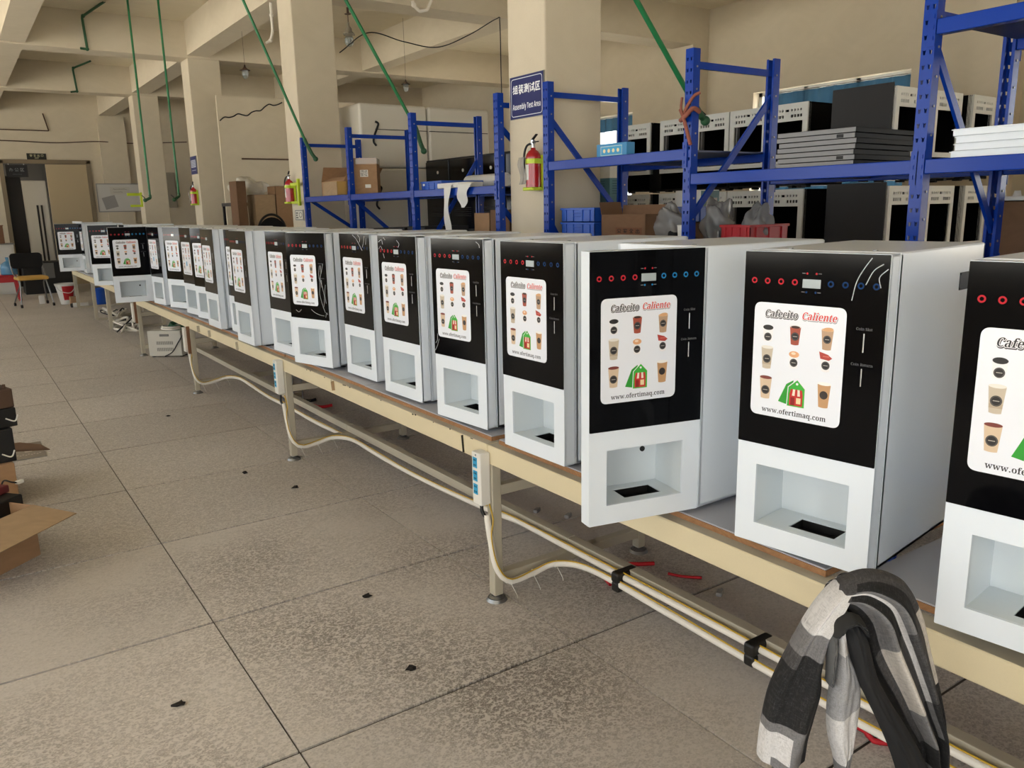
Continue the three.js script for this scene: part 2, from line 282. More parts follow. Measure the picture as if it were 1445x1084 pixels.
function curtain(z0, z1, y0, y1, label) {
  const g = new THREE.PlaneGeometry(z1 - z0, y1 - y0, 60, 8), p = g.attributes.position;
  for (let i = 0; i < p.count; i++) p.setZ(i, 0.018 * Math.sin(p.getX(i) * 34) + 0.01 * Math.sin(p.getX(i) * 11 + 2 * p.getY(i)));
  g.computeVertexNormals(); g.rotateY(-PI / 2).translate(XR + 0.07, (y0 + y1) / 2, (z0 + z1) / 2);
  const t = thing('window_curtain', label, 'curtain'); obj('cloth', [g], M.curtain, t); obj('rail', [rod(V(XR + 0.07, y1 + 0.01, z0), V(XR + 0.07, y1 + 0.01, z1), 0.008)], M.alu, t);
}
curtain(-5.4, -4.06, 2.66, 2.86, 'short blue blind in the small window right of the column with the sign');
curtain(-1.60, 0.40, 1.6, 2.85, 'blue curtain drawn across the wide window above the cabinet shells');
// ---------------------------------------------------------------- the long assembly bench
const BY = 0.65, LEGZ = [5.5, 3.20, 0.93, -1.42, -3.755];
const legX = (z) => 0.95 + (z < 0 ? -0.004 * z : 0);
{
  const t = thing('assembly_bench', 'long cream steel assembly bench with grey laminate boards, carrying the row of white machines', 'workbench');
  for (let i = 0; i < LEGZ.length; i++) {
    const z = LEGZ[i];
    for (const x of [0.95, 1.70]) {
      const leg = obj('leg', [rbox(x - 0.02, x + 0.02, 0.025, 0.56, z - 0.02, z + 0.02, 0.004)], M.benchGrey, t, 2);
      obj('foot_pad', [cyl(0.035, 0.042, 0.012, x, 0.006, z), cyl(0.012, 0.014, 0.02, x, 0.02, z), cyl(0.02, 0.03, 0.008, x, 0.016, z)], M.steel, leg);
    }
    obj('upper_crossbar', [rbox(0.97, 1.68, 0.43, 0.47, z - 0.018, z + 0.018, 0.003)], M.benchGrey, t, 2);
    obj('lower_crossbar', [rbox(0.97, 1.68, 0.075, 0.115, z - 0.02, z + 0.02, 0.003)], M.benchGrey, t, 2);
  }
  const ends = [6.6, 3.19, 0.93, -1.42, -3.79];
  for (let i = 0; i + 1 < ends.length; i++) {
    const a = ends[i] - 0.002, b = ends[i + 1] + 0.002;
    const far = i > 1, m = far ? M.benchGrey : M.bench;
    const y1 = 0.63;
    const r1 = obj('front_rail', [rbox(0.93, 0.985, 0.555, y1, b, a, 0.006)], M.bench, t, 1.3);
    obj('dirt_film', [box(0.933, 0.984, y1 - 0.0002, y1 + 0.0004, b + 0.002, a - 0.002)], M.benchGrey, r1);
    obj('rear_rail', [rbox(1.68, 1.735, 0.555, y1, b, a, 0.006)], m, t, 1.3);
    // chipped paint and tape on the rail
    for (let k = 0; k < 14; k++) { const z = rr(b + 0.1, a - 0.1), w = rr(0.006, 0.03); if (i === 1) obj('paint_chip', [sph(1, 0.9305, y1 - rr(0, 0.004), z, 0.001, rr(0.0015, 0.004), w * 0.45, 6)], M.scrap, r1); }
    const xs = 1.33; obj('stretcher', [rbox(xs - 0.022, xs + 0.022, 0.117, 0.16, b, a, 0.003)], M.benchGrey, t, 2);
  }
  const rails = t.children.filter((c) => c.name.startsWith('front_rail'));
  const strip = (rail, z, y0, y1, w, m) => obj('tape_strip', [bar(V(0.9285, y0, z + 0.004), V(0.9285, y1, z - 0.004), 0.003, w)], m, rail);
  strip(rails[1], 3.02, 0.56, 0.628, 0.012, M.tape); strip(rails[1], 1.72, 0.58, 0.628, 0.03, M.packTape);
  strip(rails[2], -1.05, 0.57, 0.62, 0.04, M.benchGrey); strip(rails[2], -0.72, 0.57, 0.62, 0.035, M.benchGrey); strip(rails[2], 0.0, 0.565, 0.62, 0.03, M.benchGrey);
  // boards: grey laminate over brown fibreboard, butted end to end with small steps
  const bd = [[6.6, 4.66], [4.60, 3.215], [3.165, 2.02], [2.015, 0.86], [0.855, -0.30], [-0.305, -1.45], [-1.455, -2.62], [-2.625, -3.79]];
  bd.forEach(([a, b], i) => {
    const x0 = 0.985 - 0.018 + [0.03, 0, 0.0, 0.004, 0, 0.006, 0, 0.0][i];
    const o = obj('tabletop_board', [box(x0, 1.76, 0.6305, 0.6455, b, a)], M.mdf, t, 3);
    obj('laminate', [rbox(x0 + 0.001, 1.759, 0.6455, 0.650, b + 0.001, a - 0.001, 0.002)], M.laminate, o);
  });
}
// power outlets on the legs, conduits and wires
function outlet(z, label, three, boxY = 0.40) {
  const t = thing('power_strip', label, 'power strip', [0, 0, 0], 0);
  obj('housing', [rbox(0.885, 0.9295, boxY, boxY + 0.205, z - 0.055, z + 0.005, 0.005)], M.boxWhite, t);
  if (three) for (let k = 0; k < 3; k++) {
    const y = boxY + 0.165 - k * 0.052;
    const s = obj('socket', [box(0.8835, 0.886, y - 0.02, y + 0.02, z - 0.044, z - 0.016)], M.socketBlue, t);
    obj('slot', [0, 1].map((q) => [-1, 0, 1].map((w) => bx(0.001, 0.007, 0.0025, 0.8832, y + (q ? 0.01 : -0.01), z - 0.03 + w * 0.007))), M.black, s);
  }
  obj('screw', [rod(V(0.884, boxY + 0.195, z - 0.025), V(0.888, boxY + 0.195, z - 0.025), 0.004, 8)], M.steel, t);
  return t;
}
outlet(3.205, 'white power strip with three blue sockets on the bench leg nearest the camera', true);
outlet(0.925, 'white power strip with small blue sockets on the second bench leg', true, 0.42);
const os3 = outlet(-1.43, 'white power strip backed by a brown strip on the third bench leg', false, 0.36);
obj('wood_strip', [box(0.905, 0.929, 0.345, 0.575, -1.424, -1.405)], M.brownStrip, os3);
const os4 = outlet(-3.765, 'white power strip with brown backing at the fourth bench leg, under an open door', false, 0.37);
obj('wood_strip', [box(0.905, 0.929, 0.355, 0.585, -3.759, -3.742)], M.brownStrip, os4);
function conduit(zFrom, zTo, label, twin) {
  const t = thing('conduit', label, 'conduit');
  const x = 0.915, run = [[x, 0.36, zFrom], [x + 0.005, 0.26, zFrom + 0.015], [x + 0.02, 0.145, zFrom + 0.03], [0.985, 0.085, zFrom + 0.045], [1.09, 0.09, zFrom + 0.05], [1.18, 0.115, zFrom + 0.08], [1.25, 0.12, zFrom + 0.22]];
  if (twin) run.push([1.262, 0.105, zFrom + 0.5], [1.266, 0.098, zFrom + 0.9], [1.266, 0.112, zFrom + 1.4], [1.272, 0.13, zFrom + 1.8], ...[2.9, 3.3, 3.8, 4.4, 5.0, 5.6, 6.2].map((z) => [1.282, 0.138, z]));
  else for (let k = 1; k <= 8; k++) run.push([1.262 + 0.006 * Math.sin(k * 1.7), 0.105 - 0.012 * Math.sin(PI * k / 8), zFrom + 0.22 + (zTo - zFrom - 0.22) * k / 8]);
  obj('pipe', [tube(run, 0.0125, 12, 140)], M.pvc, t);
  obj('black_wire', [tube([[x - 0.008, 0.41, zFrom - 0.02], [x - 0.012, 0.375, zFrom - 0.015], [x - 0.006, 0.35, zFrom - 0.002]], 0.007, 8, 12)], M.blackWire, t);
  obj('yellow_wire', [tube([[x + 0.006, 0.41, zFrom + 0.006], [x + 0.014, 0.34, zFrom + 0.022], ...run.slice(1).map(([a, b, c], i) => [a - 0.004, b + 0.0165 + 0.004 * Math.sin(i * 2.3), c + (i < 5 ? 0.012 : -0.002)])], 0.0028, 6, 160)], M.yellowWire, t);
  for (const k of [3, 4, 5]) { const p = run[k]; obj('cable_tie', [new THREE.TorusGeometry(0.0145, 0.0015, 5, 14).rotateY(k < 5 ? PI / 2 : 0.6).translate(...p), tube([[p[0], p[1] - 0.012, p[2] + 0.01], [p[0] + 0.01, p[1] - 0.05, p[2] + 0.03], [p[0] + 0.02, p[1] - 0.07, p[2] + 0.02]], 0.0012, 5, 10)], M.label, t); }
  return t;
}
conduit(3.20, 6.4, 'lower white conduit with a yellow wire, bending from the nearest bench leg toward the camera');
{
  const t = conduit(0.925, 6.4, 'upper white conduit from the second bench leg, strapped with black tape to its twin', true);
  for (const z of [3.55, 4.17]) obj('black_tape', [rbox(1.243, 1.352, 0.118, 0.162, z - 0.02, z + 0.02, 0.012), rbox(1.246, 1.278, 0.082, 0.122, z - 0.02, z + 0.02, 0.01)], M.tape, t);
}
conduit(-1.43, 0.95, 'white conduit along the stretcher from the third bench leg');
// ---------------------------------------------------------------- the vending machines
const MW = 0.338, MH = 0.72, MB = 0.012;
const stickerTex = (blue) => canvasTex(888, 1080, (g, w, h) => {
  g.fillStyle = '#eceef4'; g.fillRect(0, 0, w, h);
  const cups = (cx, cy, kind) => {
    const cup = (top, bot, hh, col, lid, y0 = cy) => {
      g.fillStyle = col; g.beginPath(); g.moveTo(cx - top, y0 - hh); g.lineTo(cx + top, y0 - hh); g.lineTo(cx + bot, y0 + hh); g.quadraticCurveTo(cx, y0 + hh + 12, cx - bot, y0 + hh); g.closePath(); g.fill();
      g.fillStyle = lid; g.beginPath(); g.ellipse(cx, y0 - hh, top, top * 0.26, 0, 0, 7); g.fill();
    };
    const badge = (y0, r = 37) => { g.fillStyle = '#2b2827'; g.beginPath(); g.arc(cx, y0, r, 0, 7); g.fill(); g.strokeStyle = '#8e8984'; g.lineWidth = 2; g.beginPath(); g.arc(cx, y0, r - 6, 0, 7); g.stroke(); g.fillStyle = '#b9b2a8'; g.fillRect(cx - r * 0.55, y0 - 3, r * 1.1, 6); };
    if (kind === 0) { cup(52, 44, 66, '#f0eeee', '#dcd9d8'); g.fillStyle = '#2a2826'; g.beginPath(); g.ellipse(cx, cy - 62, 52, 24, 0, 0, 7); g.fill(); badge(cy + 26, 38); }
    if (kind === 1) { cup(54, 38, 82, '#a8513d', '#e8e4e2'); g.fillStyle = '#3a2219'; g.beginPath(); g.ellipse(cx, cy - 78, 44, 12, 0, 0, 7); g.fill(); badge(cy + 8, 38); }
    if (kind === 2) { cup(56, 40, 88, '#bb9a7c', '#e2bd92'); g.fillStyle = '#d9a878'; g.beginPath(); g.ellipse(cx + 4, cy - 92, 48, 18, -0.1, 0, 7); g.fill(); badge(cy - 2, 36); }
    if (kind === 3) { cup(60, 42, 100, '#c9bba6', '#e9e4da'); g.fillStyle = '#b9a78f'; g.fillRect(cx - 46, cy + 30, 92, 34); badge(cy + 10, 40); }
    if (kind === 4) { cup(46, 36, 60, '#f1eeee', '#e6dcd4', cy + 20); g.fillStyle = '#e2a878'; g.beginPath(); g.ellipse(cx, cy - 46, 50, 30, 0, 0, 7); g.fill(); g.fillStyle = '#f4d9bd'; g.beginPath(); g.ellipse(cx - 6, cy - 54, 22, 12, 0, 0, 7); g.fill(); badge(cy + 32, 38); }
    if (kind === 5) { cup(46, 36, 62, '#efecec', '#dcd3d1', cy + 20); g.fillStyle = '#b5443c'; g.beginPath(); g.moveTo(cx - 66, cy - 92); g.lineTo(cx + 18, cy - 70); g.lineTo(cx + 58, cy - 40); g.lineTo(cx + 28, cy - 18); g.lineTo(cx - 52, cy - 28); g.closePath(); g.fill(); g.fillStyle = '#cf6b5c'; g.fillRect(cx - 30, cy - 58, 60, 12); badge(cy + 30, 38); }
    if (kind === 6) { cup(62, 44, 100, '#d9c0a2', '#7d3c34'); badge(cy + 20, 42); }
    if (kind === 8) { cup(62, 44, 108, '#c79a6d', '#f4f1ec'); g.fillStyle = '#f4f1ec'; g.fillRect(cx - 62, cy - 116, 124, 16); g.fillStyle = '#3a3431'; g.beginPath(); g.arc(cx, cy - 4, 38, 0, 7); g.fill(); }
  };
  const X = [148, 420, 725];
  cups(X[0], 295, 0); cups(X[1], 285, 1); cups(X[2], 292, 2); cups(X[0], 520, 3); cups(X[1], 505, 4); cups(X[2], 495, 5); cups(X[0], 810, 6); cups(X[2], 800, 8);
  // the green tags with a little shop
  const G = blue ? '#2c93c4' : '#3fae3a', G2 = blue ? '#57b3dc' : '#2f9a31';
  if (!blue) {
    g.fillStyle = G2; g.beginPath(); g.moveTo(360, 745); g.lineTo(430, 700); g.lineTo(420, 945); g.lineTo(285, 920); g.closePath(); g.fill();
    g.fillStyle = G; g.strokeStyle = '#eceaec'; g.lineWidth = 8; g.beginPath(); g.moveTo(380, 768); g.lineTo(468, 690); g.lineTo(548, 770); g.lineTo(548, 952); g.lineTo(372, 952); g.closePath(); g.fill(); g.stroke();
    g.fillStyle = '#eceaec'; g.beginPath(); g.arc(467, 732, 12, 0, 7); g.fill();
    g.fillStyle = '#c3312b'; g.fillRect(396, 840, 130, 98); for (let k = 0; k < 5; k++) { g.fillStyle = k % 2 ? '#f0e3cf' : '#c3312b'; g.beginPath(); g.moveTo(408 + k * 22, 785); g.lineTo(430 + k * 22, 785); g.lineTo(422 + k * 27, 846); g.lineTo(394 + k * 27, 846); g.closePath(); g.fill(); }
    g.fillStyle = '#f0d9a8'; g.fillRect(465, 862, 44, 56); g.fillStyle = '#8e1f1c'; g.fillRect(410, 862, 38, 76);
  } else {
    g.fillStyle = G; g.fillRect(370, 640, 96, 150); g.fillStyle = G2; g.fillRect(350, 690, 60, 90); g.fillStyle = '#f6f6f6'; g.fillRect(365, 800, 130, 160);
  }
  g.textAlign = 'center'; g.font = 'italic bold 92px serif';
  g.lineJoin = 'round';
  for (const [s, x, c] of [['Cafecito', 268, '#2c2a2b'], ['Caliente', 636, '#d3322c']]) {
    g.save(); g.translate(x, 130);
    const k = Math.min(1, 330 / g.measureText(s).width); g.scale(k, 1);
    g.lineWidth = 13; g.strokeStyle = c === '#2c2a2b' ? '#4a4748' : '#a8a4a6'; g.strokeText(s, 4, 8); g.lineWidth = 10; g.strokeStyle = '#f4f2f4'; g.strokeText(s, 0, 0); g.fillStyle = c; g.fillText(s, 0, 0); g.restore();
  }
  g.fillStyle = '#2b2829'; g.font = 'bold 66px serif'; g.fillText('www.ofertimaq.com', 440, 1040, 640);
});
const fasciaTexOf = (blue, red) => canvasTex(676, 926, (g, w, h) => {
  const sx = w / 0.338, X = (s) => s * sx, Y = (y) => (0.718 - y) * sx;
  g.fillStyle = '#08080a'; g.fillRect(0, 0, w, h);
  g.lineWidth = 7;
  for (const [s, c] of [[0.026, '#c0303a'], [0.060, '#c0303a'], [0.094, '#c0303a'], [0.128, '#c0303a'], [0.213, blue], [0.246, blue], [0.280, blue], [0.313, blue]]) { g.strokeStyle = c; g.beginPath(); g.arc(X(s), Y(0.651), 11, 0, 7); g.stroke(); }
  for (const [s, y, c] of [[0.157, 0.672, '#c0303a'], [0.179, 0.672, '#c0303a'], [0.157, 0.63, blue], [0.179, 0.63, blue]]) { g.fillStyle = c; g.beginPath(); g.arc(X(s), Y(y), 5, 0, 7); g.fill(); g.fillStyle = '#8a8a8a'; g.fillRect(X(s) - (s < 0.17 ? 24 : -8), Y(y) - 2, 16, 3); }
  g.fillStyle = '#8c8c8e'; g.font = '17px serif'; g.textAlign = 'center'; g.fillText('Coin Slot', X(0.294), Y(0.556)); g.fillText('Coin Return', X(0.294), Y(0.478));
});
M.fascia = phys(0xffffff, { map: fasciaTexOf('#1d3a66'), roughness: 0.1, specularIntensity: 0.28 });
const fasciaBright = phys(0xffffff, { map: fasciaTexOf('#2a7fb8'), roughness: 0.1, specularIntensity: 0.22 });
const stickerMat = phys(0xffffff, { map: stickerTex(false), roughness: 0.35 }), stickerBlue = phys(0xffffff, { map: stickerTex(true), roughness: 0.3, clearcoat: 0.3 });
const hole = (x0, y0, x1, y1) => poly([[x0, y0], [x1, y0], [x1, y1], [x0, y1]], THREE.Path);
function makeMachine() {
  const t = thing('vending_machine', '', 'vending machine', [0, 0, 0], 0, 'white drinks vending machines on the bench');
  const h = MW / 2, w = 0.012, z0 = -0.558, z1 = -0.048, y0 = MB, y1 = MB + MH;
  obj('cabinet', [rbox(-h, -h + w, y0, y1, z0, z1, 0.003), rbox(h - w, h, y0, y1, z0, z1, 0.003), rbox(-h, h, y0, y0 + w, z0, z1, 0.003), rbox(-h, h, y0, y1, z0, z0 + w, 0.003),
    extrude(rrect(-h, y0, h, y1, 0.004).holes.push(hole(-h + 0.022, y0 + 0.03, h - 0.022, y1 - 0.03)) && (() => { const s = rrect(-h, y0, h, y1, 0.004); s.holes.push(hole(-h + 0.022, y0 + 0.03, h - 0.022, y1 - 0.03)); return s; })(), 0.01).translate(0, 0, z1 - 0.01)], M.white, t);
  obj('lid', [rbox(-h + 0.001, h - 0.001, y1 - 0.012, y1 + 0.002, z0 + 0.002, z1 - 0.004, 0.004)], M.white, t);
  obj('inner_rack', [box(-h + 0.03, h - 0.03, y0 + 0.06, y0 + 0.3, z0 + 0.05, -0.22), box(-h + 0.05, h - 0.05, y0 + 0.34, y1 - 0.08, z0 + 0.05, -0.19)], M.darkSteel, t);
  for (const [x, z] of [[-1, -0.10], [1, -0.10], [-1, -0.5], [1, -0.5]]) obj('foot', [cyl(0.014, 0.016, MB, x * (h - 0.04), MB / 2, z, 14)], M.rubber, t);
  obj('handle_recess', [box(h - 0.001, h + 0.0012, y1 - 0.106, y1 - 0.064, -0.48, -0.40), box(h - 0.001, h + 0.003, y1 - 0.070, y1 - 0.064, -0.48, -0.40), box(h - 0.001, h + 0.003, y1 - 0.106, y1 - 0.100, -0.48, -0.40)], M.black, t);
  for (const x of [-0.1, 0.1]) obj('lid_screw', [cyl(0.006, 0.006, 0.003, x, y1 + 0.003, -0.08, 10)], M.steel, t);
  // the door, its own origin on the hinge at the right front edge
  const D = 0.044, face = rrect(-MW, y0, 0, y1, 0.003); face.holes.push(hole(-MW + 0.052, y0 + 0.052, -MW + 0.285, y0 + 0.204));
  const door = obj('door', [extrude(face, 0.008).translate(0, 0, -0.008), box(-MW, -MW + 0.006, y0, y1, -D, -0.004), box(-0.006, 0, y0, y1, -D, -0.004), box(-MW, 0, y1 - 0.006, y1, -D, -0.004), box(-MW, 0, y0, y0 + 0.006, -D, -0.004)], M.white, t);
  door.position.set(h, 0, 0);
  const a = -MW + 0.052, b = -MW + 0.285, c = y0 + 0.052, d = y0 + 0.204, R = -0.135;
  const fl = poly([[a, 0.008], [b, 0.008], [b, -R], [a, -R]]); fl.holes.push(hole(a + 0.075, 0.035, a + 0.19, 0.105));
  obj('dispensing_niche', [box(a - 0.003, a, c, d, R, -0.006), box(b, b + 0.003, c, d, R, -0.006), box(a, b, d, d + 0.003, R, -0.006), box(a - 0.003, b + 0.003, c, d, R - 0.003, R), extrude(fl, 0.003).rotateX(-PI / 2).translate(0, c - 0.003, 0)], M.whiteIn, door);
  obj('drip_tray', [box(a + 0.07, a + 0.195, c - 0.03, c - 0.026, -0.115, -0.028), box(a + 0.07, a + 0.073, c - 0.03, c - 0.003, -0.115, -0.028), box(a + 0.192, a + 0.195, c - 0.03, c - 0.003, -0.115, -0.028), box(a + 0.07, a + 0.195, c - 0.03, c - 0.003, -0.115, -0.112), box(a + 0.07, a + 0.195, c - 0.03, c - 0.003, -0.031, -0.028)], M.black, door);
  obj('fascia', [fitUV(extrude(rrect(-MW + 0.0005, y0 + 0.257, -0.0005, y1 - 0.001, 0.002), 0.0025).translate(0, 0, 0))], M.fascia, door);
  const stG = new THREE.ShapeGeometry(rrect(-MW + 0.031, y0 + 0.331, -MW + 0.254, y0 + 0.602, 0.018), 8); fitUV(stG);
  const back = extrude(rrect(-MW + 0.031, y0 + 0.331, -MW + 0.254, y0 + 0.602, 0.018), 0.0004);
  const st = obj('sticker', [stG.translate(0, 0, 0.0034)], stickerMat, door);
  obj('display', [rbox(-MW + 0.147, -MW + 0.190, y0 + 0.6405, y0 + 0.6605, 0.001, 0.0036, 0.001)], M.lcd, door);
  for (const [y, l] of [[0.53, 0.042], [0.454, 0.04]]) obj('coin_slot', [rbox(-MW + 0.2925, -MW + 0.2955, y0 + y - l / 2, y0 + y + l / 2, 0.001, 0.0034, 0.0008)], M.chrome, door);
  obj('lock_hole', [rod(V(b - 0.045, d - 0.055, R - 0.001), V(b - 0.045, d - 0.055, R + 0.002), 0.008, 16)], M.black, door);
  return t;
}
const mach = makeMachine();
const P_ = 'white vending machine ';
// [front left corner x, z, angle of the front, opening of the door, label, kind]
const ROW = [
  [0.905, 4.888, 7, 0, P_ + 'nearest the camera, cut off by the right edge of the photo'],
  [0.932, 4.358, 8.2, 0, P_ + 'with a black side handle, just behind the draped plaid shirt'],
  [0.954, 3.829, 0, 77.5, P_ + 'with its door swung wide open, nearest of the open ones'],
  [0.929, 3.314, 1.0, 0, P_ + 'closed, just left of the nearest wide open door'],
  [0.951, 2.784, 4.6, 0, P_ + 'closed, second to the left of the nearest wide open door'],
  [0.98, 2.233, 2.3, 0, P_ + 'closed, third to the left of the nearest wide open door'],
  [1.019, 1.698, 1.6, 0, P_ + 'closed, set back, fourth to the left of the nearest open door'],
  [0.901, 1.229, 16, 0, P_ + 'turned slightly toward the camera above the second power strip'],
  [0.948, 0.729, 3.2, 0, P_ + 'half hidden behind the one turned slightly toward the camera'],
  [0.885, 0.184, 1.0, 0, P_ + 'standing forward, showing a broad white side, near the middle'],
  [0.983, -0.30, 1.3, 0, P_ + 'mostly hidden, only a narrow strip of its sticker shows'],
  [0.932, -0.744, 0.1, 0, P_ + 'rightmost of the stepped group of four over the third bench leg'],
  [0.985, -1.286, 8.1, 0, P_ + 'second from the right in the stepped group of four'],
  [0.991, -1.691, 4.2, 0, P_ + 'third in the stepped group, with a blue mark on its sticker'],
  [0.973, -2.251, 16.7, 0, P_ + 'leftmost of the stepped group of four'],
  [0.931, -2.746, 6.1, 0, P_ + 'closed, right of the open door above the stabilizer box'],
  [0.907, -3.285, 2, 83, P_ + 'with its door swung open, above the grey stabilizer box'],
];
ROW.forEach(([x, z, ang, open, label], i) => {
  const a = ang * PI / 180, c = [x + Math.sin(a) * MW / 2, BY, z + Math.cos(a) * MW / 2], turn = -(PI / 2 - a);
  const m = i ? copyOf(mach, label, c, turn) : mach;
  if (!i) { m.position.set(...c); m.rotation.y = turn; m.userData.label = label; }
  if (open) { const d = m.children.find((k) => k.name === 'door'); d.rotation.y = open * PI / 180; d.position.z = -0.046; d.traverse((k) => { if (k.name === 'fascia') k.material = fasciaBright; }); }
  if (i === 13 || i === 15) m.traverse((k) => { if (k.name === 'sticker') k.material = stickerBlue; });
});
// loose protective film: crinkles along the edges of some fascias
const crinkleM = phys(0xe8eaec, { roughness: 0.1, transmission: 0.3, thickness: 0 });
function crinkles(i, lines) {
  const m = scene.children.filter((c) => c.name.startsWith('vending_machine'))[i], door = m.children.find((k) => k.name === 'door');
  obj('film_wrinkle', lines.map((l) => tube(l.map(([x, y]) => [-MW + x, MB + y, 0.0028]), 0.0011, 5, 22)), crinkleM, door);
}
crinkles(1, [[[0.30, 0.712], [0.285, 0.69], [0.27, 0.66], [0.262, 0.62]], [[0.325, 0.70], [0.305, 0.685], [0.29, 0.655]], [[0.335, 0.69], [0.318, 0.672], [0.322, 0.65]]]);
crinkles(4, [[[0.004, 0.27], [0.02, 0.29], [0.035, 0.32]], [[0.01, 0.30], [0.022, 0.315], [0.026, 0.34]], [[0.30, 0.71], [0.318, 0.70], [0.322, 0.688]]]);
crinkles(5, [[[0.01, 0.69], [0.04, 0.70], [0.05, 0.68]], [[0.012, 0.66], [0.03, 0.672], [0.045, 0.655]], [[0.18, 0.70], [0.20, 0.685], [0.19, 0.67]], [[0.06, 0.71], [0.075, 0.70]], [[0.05, 0.64], [0.06, 0.62]]]);
crinkles(6, [[[0.16, 0.714], [0.20, 0.695], [0.24, 0.66], [0.26, 0.64]], [[0.22, 0.714], [0.24, 0.70], [0.235, 0.68]], [[0.29, 0.71], [0.28, 0.68], [0.262, 0.655]], [[0.31, 0.70], [0.302, 0.67]]]);
crinkles(7, [[[0.315, 0.56], [0.30, 0.52], [0.285, 0.48], [0.30, 0.43], [0.31, 0.38], [0.30, 0.33]], [[0.285, 0.55], [0.275, 0.50], [0.28, 0.45], [0.272, 0.40], [0.29, 0.34], [0.31, 0.30]], [[0.19, 0.31], [0.22, 0.295], [0.26, 0.285], [0.30, 0.282]], [[0.05, 0.30], [0.075, 0.29], [0.10, 0.305]], [[0.325, 0.45], [0.315, 0.40], [0.322, 0.35]], [[0.31, 0.275], [0.32, 0.30], [0.328, 0.29]]]);
// the far bench on sled legs with three more machines
{
  const t = thing('workbench', 'far cream workbench on flat sled legs, near the yellow chair', 'workbench');
  for (const z of [-6.2, -7.5, -9.5]) obj('sled_leg', [bar(V(1.0, 0.02, z), V(1.0, 0.6, z), 0.05, 0.045), bar(V(1.66, 0.02, z), V(1.66, 0.6, z), 0.05, 0.045), rbox(0.98, 1.69, 0, 0.03, z - 0.022, z + 0.022, 0.006)], M.benchGrey, t, 2);
  obj('front_rail', [rbox(0.975, 1.03, 0.555, 0.63, -9.55, -5.0, 0.006)], M.bench, t, 1.3); obj('rear_rail', [rbox(1.64, 1.70, 0.555, 0.63, -9.55, -5.0, 0.006)], M.benchGrey, t, 1.3);
  obj('tabletop_board', [box(1.0, 1.72, 0.63, 0.65, -9.55, -5.0)], M.laminate, t);
  for (const [x, z, open, label] of [[1.03, -5.60, 68, P_ + 'with open door on the far bench, behind another open door'], [1.0, -8.2, 0, P_ + 'closed on the far bench between two open doors'], [1.01, -8.95, 80, P_ + 'with its door open, leftmost and farthest of the row'], [1.08, -4.3 - 0.9, 0, P_ + 'closed, hidden behind the door above the grey stabilizer box']]) {
    const m = copyOf(mach, label, [x, BY, z + MW / 2], -PI / 2);
    if (open) { const d = m.children.find((k) => k.name === 'door'); d.rotation.y = open * PI / 180; d.position.z = -0.046; d.traverse((k) => { if (k.name === 'fascia') k.material = fasciaBright; }); }
  }
}
// ---------------------------------------------------------------- the blue storage racks
const RX = 2.34, RB = 2.92, RH = 2.2;
function uprightPlate(h) {                           // plate with two columns of teardrop holes, seen from the aisle
  const s = poly([[-0.0245, 0], [0.0245, 0], [0.0245, h], [-0.0245, h]]);
  for (let y = 0.06; y < h - 0.03; y += 0.05) for (const x of [-0.0115, 0.0115]) {
    const p = new THREE.Path(); const n = 7;
    for (let k = 0; k <= n; k++) { const a = PI + PI * k / n; k ? p.lineTo(x + 0.0062 * Math.cos(-a), y + 0.0055 - 0.0075 * Math.sin(a) * -1 * 0.8) : p.moveTo(x + 0.0062 * Math.cos(-a), y + 0.0055); }
    p.lineTo(x + 0.0032, y - 0.014); p.lineTo(x - 0.0032, y - 0.014); p.closePath(); s.holes.push(p);
  }
  return extrude(s, 0.002);
}
const plateG = uprightPlate(RH);
function upright(parent, x, z, dir) {                // dir -1: the plate faces the aisle
  const c = 0.043 * -dir;                            // flanges run this way
  const front = plateG.clone().rotateY(dir < 0 ? -PI / 2 : PI / 2).translate(x, 0, z);
  const x2 = x + c, a = Math.min(x, x2), b = Math.max(x, x2);
  const u = obj('upright', [front, box(a, b, 0, RH, z - 0.0245, z - 0.0225), box(a, b, 0, RH, z + 0.0225, z + 0.0245), box(x2 - 0.001, x2 + 0.001, 0, RH, z - 0.0245, z - 0.012), box(x2 - 0.001, x2 + 0.001, 0, RH, z + 0.012, z + 0.0245)], M.rack, parent);
  obj('base_plate', [box(x - 0.05 + c / 2, x + 0.05 + c / 2, 0, 0.006, z - 0.04, z + 0.04)], M.rack, u);
  const bolts = []; for (let y = 0.12; y < RH; y += 0.1) bolts.push(rod(V(x + c * 0.55, y, z + 0.024), V(x + c * 0.55, y, z + 0.0275), 0.0045, 8));
  obj('bolt_row', bolts, M.steel, u).userData.kind = 'stuff';
}
